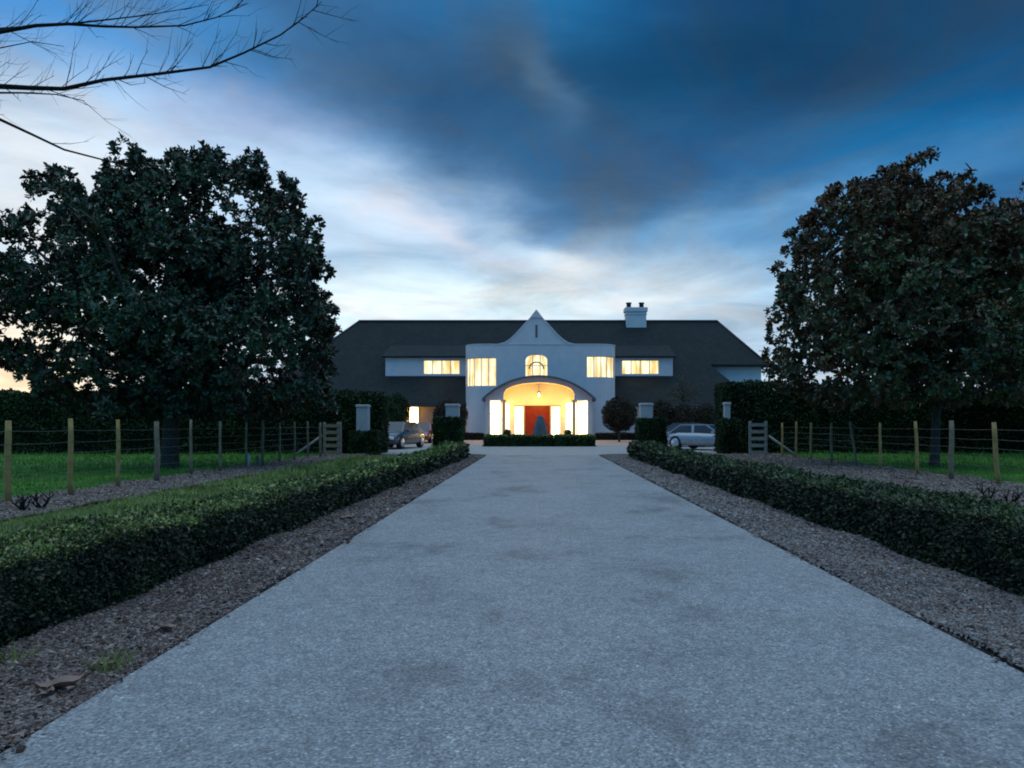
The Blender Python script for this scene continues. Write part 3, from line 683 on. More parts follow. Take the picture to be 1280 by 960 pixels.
# central block
xl, xr, yf, rc = -5.75, 6.19, 60.0, 1.5
pts = [(xl, 67.5)]
for k in range(9): a = R(180 + 90 * k / 8); pts.append((xl + rc + rc * math.cos(a), yf + rc + rc * math.sin(a)))
for k in range(9): a = R(270 + 90 * k / 8); pts.append((xr - rc + rc * math.cos(a), yf + rc + rc * math.sin(a)))
pts.append((xr, 67.5))
SL = [0.]
for a, b in zip(pts, pts[1:]): SL.append(SL[-1] + math.dist(a, b))
s_l = SL[9]; s_of = lambda x: s_l + (x - (xl + rc))      # front straight run
sR0 = SL[10]                                             # start of right arc
TOPZ = 7.45
WL = (SL[1] + .35, s_of(-3.2), 4.19, 6.44); WR = (s_of(3.81), SL[-2] - .35, 4.87, 6.56); WM = (s_of(-1.0), s_of(.82), 4.94, 6.7)
DH = (s_of(-1.85), s_of(1.8), 0.0, 2.72); BL = (s_of(-3.4), s_of(-2.15), .35, 2.95); BR = (s_of(2.15), s_of(3.4), .35, 2.95)
b = MB(); at, nr, S = path_wall(b, pts, [0, TOPZ], [WL, WR, WM, DH, BL, BR])
# arch spandrels of the middle window
def arch_fill(b, x0, x1, zs, zt, y0, y1, n=12):
    cx = (x0 + x1) / 2; hw = (x1 - x0) / 2; pr = None
    for k in range(n + 1):
        x = x0 + (x1 - x0) * k / n; z = zs + (zt - zs - .01) * math.sqrt(max(0, 1 - ((x - cx) / hw) ** 2))
        if pr: b.prism([(pr[0], pr[1]), (x, z), (x, zt), (pr[0], zt)], y0, y1)
        pr = (x, z)
arch_fill(b, -1.0, .82, 6.15, 6.7, 60.003, 60.27)
# gable
gx = -.1; GP = [(0, 10.0), (.45, 9.55), (1.0, 8.97), (1.65, 8.24), (2.15, 7.79), (2.5, 7.58), (2.95, 7.47)]
b.prism([(gx - x, z) for x, z in GP[::-1]] + [(gx + x, z) for x, z in GP[1:]], 60.001, 60.3)
b.build('front_wall', 'render_white', HO)
b = MB()   # copings
for sg in (-1, 1):
    for (xa, za), (xb, zb_) in zip(GP, GP[1:]): b.prism([(gx + sg * xa, za - .08), (gx + sg * xb, zb_ - .08), (gx + sg * xb, zb_ + .06), (gx + sg * xa, za + .06)], 59.94, 60.36)
b.build('gable_coping', 'render_white', HO)
b = MB(); b.prism([(gx - .5, 9.56), (gx + .5, 9.56), (gx, 10.2)], 59.9, 60.4); b.build('gable_cap', 'render_white', HO)
b = MB()
inner = [(p[0], p[1]) for p in pts]
b.plan([(x * 1.006 if abs(x) > 5.9 else x, y - .04) for x, y in pts], TOPZ, TOPZ + .07); b.build('parapet_coping', 'render_white', HO)
b = MB(); b.prism([(gx - 2.3, TOPZ + .08), (gx + 2.3, TOPZ + .08), (gx, 9.7)], 60.3, 69.0); b.build('gable_roof', 'roof_shingle', HO)
b = MB(); b.box(gx - .08, gx + .1, 59.985, 60.02, 8.0, 9.0); b.build('gable_slit', 'slit_grey', HO)
path_window(at, nr, *WL, 5, 1, parent=HO, label='tall curved lit window of five panes left of the porch')
path_window(at, nr, *WR, 5, 1, parent=HO, label='curved lit window of five panes right of the porch')
path_window(at, nr, *WM, 3, 2, parent=HO, label='arched lit window under the gable', rec=.12)
b = MB()   # raised cream arch inside the middle window
for k in range(14):
    a0, a1 = math.pi * k / 14, math.pi * (k + 1) / 14
    f = lambda r, a: (-.09 + r * math.cos(a), 5.55 + r * .95 * math.sin(a))
    b.prism([f(.52, a0), f(.62, a0), f(.62, a1), f(.52, a1)], 60.09, 60.118)
b.build('arched_glazing_bar', 'tan_timber', HO)
path_window(at, nr, *BL, 2, 2, parent=HO, glow='lit_porch', rec=.06); path_window(at, nr, *BR, 2, 2, parent=HO, glow='lit_porch', rec=.06)
# door and side lights
b = MB(); b.box(-.98, -.0225, 60.08, 60.14, .04, 2.62); b.box(-.0175, .94, 60.08, 60.14, .04, 2.62)
for sx in (-.86, .12):
    for z0, z1 in ((.25, 1.1), (1.25, 2.45)): b.box(sx, sx + .7, 60.06, 60.079, z0, z1, bev=.008)
dr = b.build('door', 'red_door', HO)
b = MB(); b.lathe([(.02, 0), (.035, .02), (.035, .05), (.01, .07)], (.1, 60.0, 1.15), 12); b.build('handle', 'brass', dr)
b = MB(); b.lathe([(.02, 0), (.035, .02), (.035, .05), (.01, .07)], (-.14, 60.0, 1.15), 12); b.build('handle', 'brass', dr)
b = MB(); b.box(-1.06, -.985, 60.03, 60.2, 0, 2.66); b.box(.945, 1.02, 60.03, 60.2, 0, 2.66); b.box(-1.849, 1.8, 60.03, 60.2, 2.66, 2.72); b.build('door_frame', 'tan_timber', HO)
for x0, x1 in ((-1.85, -1.06), (1.02, 1.8)):
    path_window(at, nr, s_of(x0), s_of(x1), .02, 2.66, 1, 3, parent=HO, glow='lit_porch', rec=.08)
# porch
pc, hw, zs, zp, y0 = .1, 4.0, 3.2, 4.75, 57.6
rad = (hw * hw + (zp - zs) ** 2) / (2 * (zp - zs)); zc = zp - rad
def arc(r_, x): return zc + math.sqrt(max(0, r_ * r_ - x * x))
b = MB(); n = 28; pr = None
for k in range(n + 1):
    x = -hw - .25 + (2 * hw + .5) * k / n; q = (pc + x, arc(rad, x), arc(rad + .14, x))
    if pr: b.prism([(pr[0], pr[1]), (q[0], q[1]), (q[0], q[2]), (pr[0], pr[2])], y0 - .4, 59.99)
    pr = q
b.build('porch_roof', 'canopy_lead', HO)
ohw, ozs, ozt = 2.65, 3.55, 4.36
def oz(x): return ozs + (ozt - ozs) * math.sqrt(max(0, 1 - (x / ohw) ** 2))
b = MB(); pr = None
for k in range(25):
    x = -ohw + 2 * ohw * k / 24; q = (pc + x, oz(x), arc(rad, x) - .004)
    if pr: b.prism([(pr[0], pr[1]), (q[0], q[1]), (q[0], q[2]), (pr[0], pr[2])], y0, y0 + .25)
    pr = q
for s in (-1, 1):
    xs = [s * (ohw + (hw - ohw) * k / 6) for k in range(7)]
    for a, c in zip(xs, xs[1:]):
        P = sorted([(pc + a, arc(rad, a)), (pc + c, arc(rad, c))]); b.prism([(P[0][0], 3.06), (P[1][0], 3.06), (P[1][0], P[1][1] - .004), (P[0][0], P[0][1] - .004)], y0, y0 + .25)
    xa, xb = sorted([pc + s * 3.72, pc + s * 4.0]); b.box(xa, xb, y0, y0 + .25, 0, 3.058)
    xa, xb = sorted([pc + s * 3.75, pc + s * 4.0]); b.box(xa, xb, y0 + .252, 59.99, 0, 3.15)
b.build('porch_wall', 'render_white', HO)
b = MB(); pr = None   # barrel vault behind the arch
for k in range(25):
    x = -ohw - .05 + (2 * ohw + .1) * k / 24; q = (pc + x, oz(x * .98) + .02)
    if pr: b.prism([(pr[0], pr[1]), (q[0], q[1]), (q[0], q[1] + .05), (pr[0], pr[1] + .05)], y0 + .252, 59.98)
    pr = q
for s in (-1, 1):
    xa, xb = sorted([pc + s * (ohw + .06), pc + s * 3.74]); b.box(xa, xb, y0 + .252, 59.98, 3.07, 3.12)
    xa, xb = sorted([pc + s * (ohw), pc + s * (ohw + .055)]); b.box(xa, xb, y0 + .252, 59.98, 3.0, 3.56)
b.build('porch_ceiling', 'render_cream', HO)
for s in (-1, 1):
    b = MB(); b.lathe([(.2, 0), (.2, .15), (.14, .2), (.13, 1.6), (.12, 2.85), (.18, 2.92), (.2, 3.05)], (pc + s * (ohw - .02), y0 + .12, 0.02), 16); b.build('porch_column', 'render_cream', HO)
    xa, xb = sorted([pc + s * 2.82, pc + s * 3.72]); b = MB()
    for x in (xa, xb - .07): b.box(x, x + .07, y0 + .08, y0 + .16, .3, 3.05)
    for z in (.3, 1.98, 2.98): b.box(xa + .07, xb - .07, y0 + .08, y0 + .16, z, z + .07)
    b.box(xa, xb, y0 + .04, y0 + .22, .03, .3)
    w = b.build('porch_window', 'render_cream', HO); g = MB(); g.add([(xa + .03, y0 + .13, .32), (xb - .03, y0 + .13, .32), (xb - .03, y0 + .13, 3.03), (xa + .03, y0 + .13, 3.03)], [(0, 1, 2, 3)]); g.build('pane', 'lit_porch', w)
b = MB(); b.box(pc - 3.7, pc + 3.7, 57.3, 59.99, .036, .12, bev=.02); b.build('porch_step', 'forecourt_paving', HO)
# main roof
def V(x, Y, dz=0): return (x, Y, ROOF(Y) + dz)
b = MB(); rl, rr_ = (-16.3, 70, 10.6), (16.4, 70, 10.6)
el, er, et, eb = (-23.5, 61, 2.84), (19.5, 65, 6.29), (14.6, 65, 6.29), (17.5, 61, 2.84)
bl, brk = (-23.5, 79, 2.84), (19.5, 75, 6.29)
v = [el, eb, et, er, rr_, rl, bl, brk, (17.5, 66, 2.84), (14.6, 66, 6.29), (19.5, 79, 2.84)]
up = [(x, y, z) for x, y, z in v]; dn = [(x, y, z - .22) for x, y, z in v]
b.add(up + dn, [(0, 1, 2, 3, 4, 5), (5, 6, 0), (4, 3, 7), (5, 4, 7, 10, 6), (1, 8, 9, 2), (11, 12, 1, 0), (14, 3, 2, 13), (12, 13, 2, 1), (14, 13, 12, 11, 16, 15)])
b.add([er, (er[0], er[1], 6.07), (19.5, 75, 6.07), brk], [(0, 1, 2, 3)])
rf = b.build('main_roof', 'roof_shingle', HO)
b = MB(); b.tube([(rl[0], 70, 10.62), (rr_[0], 70, 10.62)], .12, 8); b.tube([rl, (el[0], el[1], el[2] + .05)], .09, 8); b.tube([rr_, (er[0], er[1], er[2] + .04)], .09, 8)
b.build('ridge_tiles', 'dark_lead', rf)
b = MB(); b.tube([(-23.5, 60.95, 2.72), (-5.8, 60.95, 2.72)], .07, 8); b.build('gutter', 'dark_lead', rf); b = MB(); b.tube([(6.25, 60.95, 2.72), (17.5, 60.95, 2.72)], .07, 8); b.build('gutter', 'dark_lead', rf)
b = MB(); b.box(-22.9, -6.05, 61.9, 62.2, 0, 3.35); b.box(-22.9, -22.6, 62.2, 78, 0, 2.9); b.build('ground_wall', 'render_beige', HO)
b = MB(); b.box(6.49, 17.0, 61.9, 62.2, 0, 3.35); b.build('ground_wall', 'render_white', HO)
b = MB(); b.box(14.2, 19.1, 65.6, 65.9, 0, 6.6); b.box(18.8, 19.1, 65.9, 76, 0, 6.3); b.build('end_wall', 'render_white', HO)
b = MB(); b.box(-22.9, 19.1, 78.0, 78.3, 0, 2.8); b.build('rear_wall', 'render_white', HO)
# long dormers
for x0, x1, wx0, wx1, npn, yb in ((-12.62, -5.6, X_(529, 63.7), X_(575, 63.7), 4, 0), (6.1, X_(841, 63.7), X_(777, 63.7), X_(824, 63.7), 4, 0)):
    Yd = 63.7; zb, zt = ROOF(Yd) - .1, 6.74
    wz0, wz1 = Z_(468, Yd), Z_(450, Yd)
    b = MB(); hat, hnr, _ = path_wall(b, [(x0, Yd), (x1, Yd)], [zb, zt], [(wx0 - x0, wx1 - x0, wz0, wz1)], .2)
    for xs in (x0, x1 - .15): b.add([(xs, Yd + .2, zb), (xs, Yd + .2, zt), (xs, 65.6, zt), (xs + .15, Yd + .2, zb), (xs + .15, Yd + .2, zt), (xs + .15, 65.6, zt)], [(0, 1, 2), (5, 4, 3), (0, 3, 4, 1)])
    dm = b.build('dormer', 'render_white', HO)
    path_window(hat, hnr, wx0 - x0, wx1 - x0, wz0, wz1, npn, 1, parent=dm, rec=.08)
    # flatten depth: window parented to the dormer
    b = MB(); b.add([(x0 - .25, Yd - .3, zt - .02), (x1 + .25, Yd - .3, zt - .02), (x1 + .25, 66.9, 7.92), (x0 - .25, 66.9, 7.92), (x0 - .25, Yd - .3, zt + .12), (x1 + .25, Yd - .3, zt + .12), (x1 + .25, 67.1, 8.12), (x0 - .25, 67.1, 8.12)],
                    [(0, 1, 2, 3), (7, 6, 5, 4), (0, 4, 5, 1), (0, 3, 7, 4), (1, 5, 6, 2)])
    b.build('dormer_roof', 'roof_shingle', dm)
    b = MB(); b.box(x0 - .05, x1 + .05, Yd - .1, Yd - .003, zb - .02, zb + .16); b.build('flashing', 'dark_lead', dm)
# chimney
b = MB(); xa, xb = X_(783, 69.2), X_(808, 69.2)
b.box(xa, xb, 69.25, 70.5, 9.0, Z_(389, 69.2)); b.box(xa - .12, xb + .12, 69.13, 70.62, Z_(389, 69.2), Z_(384, 69.2), bev=.03)
b.box(xa - .05, xb + .05, 69.2, 70.55, Z_(393, 69.2), Z_(391, 69.2))
ch = b.build('chimney', 'render_white', HO)
for px in (787, 803):
    b = MB(); b.lathe([(.22, 0), (.2, .35), (.26, .42), (.26, .5), (.17, .52)], (X_(px, 69.2), 69.85, Z_(384, 69.2)), 14); b.build('chimney_pot', 'slit_dark', ch)
# lit side door on the left wing, glazed, and lit windows of the right wing
b = MB(); hat = lambda s: (-10.35 + s, 61.83); hn = lambda s: (0, -1)
path_window(hat, hn, 0, .8, .15, 2.65, 1, 2, rec=0, parent=HO, glow='lit_porch', label='narrow lit glazed side door on the left wing')
path_window(lambda s: (-15 + s, 61.83), hn, 0, 2.0, 1.0, 2.3, 3, 1, rec=0, parent=HO, glow='car_glass')
path_window(lambda s: (12 + s, 61.83), hn, 0, 2.6, .9, 2.2, 3, 1, rec=0, parent=HO, glow='car_glass')

# porch lantern with its lamp
r = thing('porch_lantern', 'small glowing lantern hanging from the porch vault', 'lantern', (pc, 58.7, 3.5))
b = MB(); b.tube([(pc, 58.7, 3.72), (pc, 58.7, 4.36)], .012, 6); b.box(pc - .15, pc + .15, 58.55, 58.85, 3.68, 3.73); b.box(pc - .12, pc + .12, 58.58, 58.82, 3.24, 3.27)
for sx in (-.11, .095):
    for sy in (58.585, 58.8): b.box(pc + sx, pc + sx + .015, sy, sy + .015, 3.27, 3.68)
b.build('cage', 'black_iron', r)
b = MB(); b.lathe([(.04, 0), (.07, .1), (.06, .25), (.02, .32)], (pc, 58.7, 3.3), 12); b.build('glow', 'lantern_glow', r)
def lamp(loc, e, size=.15, c=(1, .5, .07)):
    L = bpy.data.lights.new('lamp_light', 'POINT'); L.energy = e; L.color = c; L.shadow_soft_size = size
    o = bpy.data.objects.new('lamp_light', L); col.objects.link(o); o.location = loc
lamp((pc, 58.5, 3.1), 160); lamp((pc - 2.3, 58.9, 2.4), 90); lamp((pc + 2.3, 58.9, 2.4), 90)
lamp((-10.3, 61.2, 2.3), 60); lamp((9.4, 61.0, 2.6), 8)
# wall lantern by the side door
r = thing('wall_lantern', 'small glowing wall lantern above the lit side door', 'lantern', (-10.3, 61.6, 2.5))
b = MB(); b.box(-10.36, -10.24, 61.6, 61.9, 2.74, 2.78); b.box(-10.38, -10.22, 61.45, 61.62, 2.7, 2.743); b.box(-10.36, -10.24, 61.47, 61.6, 2.5, 2.52); b.box(-10.31, -10.29, 61.575, 61.595, 2.51, 2.71); b.build('bracket', 'black_iron', r)
b = MB(); b.lathe([(.03, 0), (.05, .05), (.05, .13), (.02, .17)], (-10.3, 61.535, 2.525), 10); b.build('glow', 'lantern_glow', r)

# ------------------------------------------------------------------ island, fountain stone and shrubs
sz = lambda s: (lambda d: s + 0 * d)
tall = ('dark_core', 'tall_leaf', 'warm_leaf')
hedge('island_hedge', 'low dark clipped hedge round the turning island before the porch', 'hedge', (-2.9, 42), (3.1, 42), 1.0, lambda t: .56, sz(.09), 2., ('dark_core', 'tall_leaf', 'box_leaf_pale'), .03)
b = MB(); b.plan([(pc + 3.2 * math.cos(R(a)) * 1.0, 44.5 + 2.2 * math.sin(R(a))) for a in range(0, 360, 15)], .0, .2); tag(b.build('island_bed', 'soil'), None, None, kind='structure')
b = MB(); rs = random.Random(4)
prof = [(.52, 0), (.45, .25), (.38, .6), (.31, .95), (.24, 1.25), (.15, 1.5), (.05, 1.58)]
v = []; seg = 9
for i, (r_, z) in enumerate(prof):
    for k in range(seg):
        a = 2 * math.pi * k / seg; q = r_ * (1 + .16 * math.sin(k * 2.4 + 1) + .06 * rs.uniform(-1, 1)); v.append((.12 + q * math.cos(a) + .03 * i / 6, 44.2 + q * .7 * math.sin(a), .18 + z))
f = [(i * seg + k, i * seg + (k + 1) % seg, (i + 1) * seg + (k + 1) % seg, (i + 1) * seg + k) for i in range(len(prof) - 1) for k in range(seg)] + [tuple(range(6 * seg, 7 * seg))]
b.add(v, f); tag(b.build('standing_stone', 'slate_stone', origin=(.12, 44.2, .18)), 'tapering blue grey stone standing on the island in front of the red door', 'stone')
def ball(name, label, px, py, Y, rad, mat, leaf, n, stem=True, squash=1., group=None, cat='bush'):
    x, z = X_(px, Y), Z_(py, Y); r = thing(name, label, cat, (x, Y, 0), group)
    b = MB(); b.lathe([(rad * .9 * math.sin(math.pi * k / 8) + .001, -rad * .9 * squash * math.cos(math.pi * k / 8)) for k in range(9)], (x, Y, z), 16)
    d = rdir(n); P = np.array([x, Y, z]) + d * np.array([1, 1, squash]) * (rad * (.9 + .12 * rng.random(n) + .04 * np.sin(d[:, 0] * 7 + d[:, 2] * 9)))[:, None]
    b.leaves(P, unit(d * .5 + rdir(n)), unit(d + rdir(n) * .5), leaf * rng.lognormal(0, .2, n), leaf * .55, 1)
    b.build('crown', ['dark_core', mat], r)
    if stem: t = MB(); t.tube([(x, Y, -.02), (x + .02, Y, z - rad * .8)], [.08, .06], 8); t.build('trunk', 'bark', r)
    return r
gr = 'round clipped lollipop trees before the house'
ball('round_tree', 'round clipped coppery tree on a short stem right of the porch', 774, 518, 52, 1.14, 'copper_leaf', .13, 4200, group=gr)
ball('round_tree', 'round clipped tree on a short stem left of the porch, mostly behind the pillar', 563, 520, 52, 1.1, 'copper_leaf', .13, 4200, group=gr)
gb = 'small rounded shrubs in front of the right wing'
ball('shrub', 'dark rounded shrub beside the right pillar, in front of the right wing', 826, 520, 53, .9, 'copper_leaf', .14, 2200, False, 1.2, gb)
ball('shrub', 'wide dark shrub behind the parked cars, left one of the pair', 855, 526, 53, 1.15, 'copper_leaf', .14, 2800, False, .95, gb)
ball('shrub', 'dark shrub behind the parked cars beside the tall hedge', 883, 526, 53, 1.15, 'copper_leaf', .14, 2800, False, .95, gb)
ball('shrub', 'dark climbing shrub left of the lit side door', 496, 512, 60, .95, 'tall_leaf', .16, 2600, False, 1.3)
ball('potted_ball', 'small round clipped plant left of the red door', 634, 541, 57, .28, 'warm_leaf', .06, 700, True, cat='plant', group='clipped balls beside the door')
ball('potted_ball', 'small round clipped plant right of the red door', 710, 541, 57, .26, 'warm_leaf', .06, 700, True, cat='plant', group='clipped balls beside the door')
gh = 'low hedges at the foot of the house'
hedge('foundation_hedge', 'low hedge at the foot of the house left of the porch', 'hedge', (-6.3, 58), (-4.1, 58), .7, lambda t: .5, sz(.09), 1.8, ('dark_core', 'copper_leaf', 'copper_leaf'), .03, gh)
hedge('foundation_hedge', 'low hedge at the foot of the house right of the porch', 'hedge', (4.4, 58), (8.8, 58), .7, lambda t: .5, sz(.09), 1.8, ('dark_core', 'copper_leaf', 'copper_leaf'), .03, gh)
hedge('foundation_hedge', 'low lamp lit hedge in front of the porch, left of the red door', 'hedge', (-3.8, 56.6), (-1.2, 56.6), .5, lambda t: .42, sz(.07), 1.8, ('dark_core', 'warm_leaf', 'warm_leaf'), .03, gh)
hedge('foundation_hedge', 'low lamp lit hedge in front of the porch, right of the red door', 'hedge', (1.3, 56.6), (3.9, 56.6), .5, lambda t: .42, sz(.07), 1.8, ('dark_core', 'warm_leaf', 'warm_leaf'), .03, gh)
def small_tree(label, px, pyt, pyb, Y, rad, mat, seed):
    rs = random.Random(seed); x = X_(px, Y); zt, zb = Z_(pyt, Y), Z_(pyb, Y); r = thing('young_tree', label, 'tree', (x, Y, 0)); t = MB()
    t.tube([(x, Y, -.02), (x + .05, Y, zb), (x, Y, (zb + zt) / 2)], [.07, .05, .03], 7); P = []
    for k in range(26):
        a = rs.random() * 6.28; q = rad * rs.uniform(.3, 1); e = (x + q * math.cos(a), Y + q * math.sin(a), rs.uniform(zb + .2, zt)); s = (x, Y, zb + (e[2] - zb) * .4)
        t.tube([s, ((s[0] + e[0]) / 2, (s[1] + e[1]) / 2, (s[2] + e[2]) / 2 + .1), e], [.02, .015, .006], 4)
        for q in range(24): P.append([e[0] + rs.gauss(0, .22), e[1] + rs.gauss(0, .22), e[2] + rs.gauss(0, .2)])
    t.build('trunk', 'bare_bark', r); P = np.array(P); n = len(P); b = MB(); b.leaves(P, rdir(n), rdir(n), .13, .07); b.build('crown', mat, r)
small_tree('thin young tree with sparse olive leaves in front of the right wing', 853, 466, 505, 54, 1.4, 'olive_leaf', 3)

# ------------------------------------------------------------------ cars
def car(name, label, loc, rz, paint, hgt=1.38):
    r = thing(name, label, 'car', (0, 0, 0), 'cars parked on the forecourt')
    k = hgt / 1.4; b = MB()
    st = [(-2.12, .36, .6, .66), (-2.05, .26, .74, .8), (-1.75, .22, .86, .87), (-1.2, .2, .93, .9), (-.3, .2, .92, .91), (.6, .2, .9, .91), (1.1, .2, .88, .9), (1.65, .22, .8, .87), (2.02, .27, .68, .8), (2.14, .36, .56, .66)]
    v = []
    for y, z0, z1, w in st:
        z1 *= k; zm = z0 + (z1 - z0) * .55
        v += [(-w * .9, y, z0), (-w, y, z0 + .12), (-w * 1.01, y, zm), (-w * .96, y, z1 - .1), (-w * .84, y, z1), (0, y, z1 + .03), (w * .84, y, z1), (w * .96, y, z1 - .1), (w * 1.01, y, zm), (w, y, z0 + .12), (w * .9, y, z0)]
    m = 11; f = [(i * m + j, (i + 1) * m + j, (i + 1) * m + j + 1, i * m + j + 1) for i in range(len(st) - 1) for j in range(m - 1)] + [tuple(range(m)), tuple(range(len(st) * m - 1, (len(st) - 1) * m - 1, -1))]
    f += [((i + 1) * m, i * m, i * m + m - 1, (i + 1) * m + m - 1) for i in range(len(st) - 1)]
    b.add(v, f, 0, True)
    lo = [(-.76, -1.85), (.76, -1.85), (.78, .95), (-.78, .95)]; hi = [(-.58, -1.25), (.58, -1.25), (.6, .18), (-.6, .18)]; zb, zt = .86 * k, 1.36 * k
    b.add([(x, y, zb) for x, y in lo] + [(x, y, zt) for x, y in hi] + [(0, -.55, zt + .045)], [(0, 1, 5, 4), (1, 2, 6, 5), (2, 3, 7, 6), (3, 0, 4, 7), (4, 5, 8), (5, 6, 8), (6, 7, 8), (7, 4, 8)])
    b.build('body', paint, r)
    c0 = np.array([0, -.5, 1.1])
    def pane(a, b_, c, d, name='window'):
        Q = [np.array(q, float) for q in (a, b_, c, d)]; cc = sum(Q) / 4; n = np.cross(Q[1] - Q[0], Q[3] - Q[0]); n /= np.linalg.norm(n)
        if n @ (cc - c0) < 0: n = -n
        Q = [cc + (q - cc) * .86 + n * .012 for q in Q]; g = MB(); g.add(Q + [q - n * .01 for q in Q], [(0, 1, 2, 3), (0, 4, 5, 1), (1, 5, 6, 2), (2, 6, 7, 3), (3, 7, 4, 0)]); g.build(name, 'car_glass', r)
    L = [(x, y, zb) for x, y in lo]; T = [(x, y, zt) for x, y in hi]
    pane(L[0], L[1], T[1], T[0], 'rear_window'); pane(L[2], L[3], T[3], T[2], 'windscreen')
    mid = lambda p, q, t: tuple(p[i] * (1 - t) + q[i] * t for i in range(3))
    for A, B, C, D in ((L[1], L[2], T[2], T[1]), (L[3], L[0], T[0], T[3])):
        pane(A, mid(A, B, .5), mid(D, C, .5), D); pane(mid(A, B, .5), B, C, mid(D, C, .5))
    for sx in (-1, 1):
        for y in (-1.32, 1.33):
            x = sx * .8; g = MB(); g.lathe([(.2, -.1), (.31, -.1), (.33, -.06), (.33, .08), (.31, .115), (.2, .12)], (x, y, .33), 20, axis='x'); w = g.build('wheel', 'rubber', r)
            g = MB(); g.lathe([(.215, 0), (.205, .01), (.05, .015), (.02, .025)] if sx > 0 else [(.02, -.025), (.05, -.015), (.205, -.01), (.215, 0)], (x + sx * .12, y, .33), 16, axis='x'); g.build('rim', 'alloy', w)
        g = MB(); xa, xb = sorted([sx * .42, sx * .76]); g.box(xa, xb, 1.98, 2.13, .5 * k, .63 * k, bev=.03); g.build('headlight', 'lamp_lens', r)
        g = MB(); xa, xb = sorted([sx * .5, sx * .77]); g.box(xa, xb, -2.12, -2.0, .58 * k, .74 * k, bev=.03); g.build('tail_light', 'tail_lens', r)
        g = MB(); xa, xb = sorted([sx * .86, sx * 1.02]); g.box(xa, xb, .62, .74, .88 * k, 1.0 * k, bev=.03); g.build('wing_mirror', paint, r)
    g = MB(); g.box(-.26, .26, -2.15, -2.115, .42, .54); g.build('number_plate', 'plate_white', r); g = MB(); g.box(-.26, .26, 2.135, 2.17, .4, .52); g.build('number_plate', 'plate_white', r)
    r.location = (loc[0], loc[1], .034); r.rotation_euler.z = rz; return r
car('parked_car', 'silver car parked right of the drive, in front of the tall hedge', (X_(888, 36), 36.2, 0), R(228), 'car_silver', 1.22)
car('parked_car', 'dark blue car parked behind the silver car on the right', (X_(848, 41), 41.5, 0), R(80), 'car_navy', 1.3)
car('parked_car', 'charcoal car seen through the left opening beside the pillar', (X_(492, 38), 38.5, 0), R(168), 'car_charcoal', 1.35)
car('parked_car', 'dark red car parked behind the charcoal car on the left', (X_(528, 50), 50, 0), R(176), 'car_red', 1.3)

# ------------------------------------------------------------------ sky
w = bpy.data.worlds.new('World'); scene.world = w; w.use_nodes = True; t = NT(w.node_tree)
SUN_EL, SUN_AZ = 1.2, -37.0
tc = t.n('ShaderNodeTexCoord').outputs['Generated']
sp = t.n('ShaderNodeSeparateXYZ', ins={0: tc}); x, y, z = sp.outputs
az = t.math('ARCTAN2', x, y); el = t.math('ARCSINE', z)
mp = t.n('ShaderNodeMapping', ins={'Vector': tc, 'Scale': (1, 1, 2.6), 'Rotation': (0, R(-8), 0)})
wn = t.n('ShaderNodeTexNoise', ins={'Vector': mp.outputs[0], 'Scale': 2.6, 'Detail': 6.0, 'Roughness': .55})
ws = t.n('ShaderNodeSeparateColor', ins={0: wn.outputs['Color']})
azw = t.math('MULTIPLY_ADD', t.math('SUBTRACT', ws.outputs[0], .5), .30, az)
elw = t.math('MULTIPLY_ADD', t.math('SUBTRACT', ws.outputs[1], .5), .12, el)
e_ = lambda py: math.atan((530 - py) / 960) / R(90)
base = t.ramp(t.math('DIVIDE', elw, R(90), clamp=True), [(0, srgb('#c4dcf2')), (e_(400), srgb('#cfe8fa')), (e_(350), srgb('#9fbfe2')), (e_(280), srgb('#6d98c8')), (e_(190), srgb('#35679a')), (e_(90), srgb('#1e4d80')), (e_(0), srgb('#123f72')), (.38, c4(.05, .2, .42)), (.5, c4(.42, .66, .93)), (1, c4(.8, 1.02, 1.26))])  # highest stops: unseen overhead sky brightened to light the drive
colr = base
def blob(px, py, sx, sy, hexc, amp, rot=0.):
    global colr
    a, e = math.atan((px - 672) / 960), math.atan((530 - py) / 960) * math.cos(math.atan((px - 672) / 960)) ** .9; c, s = math.cos(R(rot)), math.sin(R(rot))
    da = t.math('SUBTRACT', azw, a); de = t.math('SUBTRACT', elw, e)
    u = t.math('MULTIPLY_ADD', da, c * 960 / sx, t.math('MULTIPLY', de, s * 960 / sx)); v = t.math('MULTIPLY_ADD', da, -s * 960 / sy, t.math('MULTIPLY', de, c * 960 / sy))
    d = t.math('MULTIPLY_ADD', u, u, t.math('MULTIPLY', v, v)); wt = t.math('MULTIPLY', t.math('EXPONENT', t.math('MULTIPLY', d, -.7)), amp)
    colr = t.mix(wt, colr, srgb(hexc))
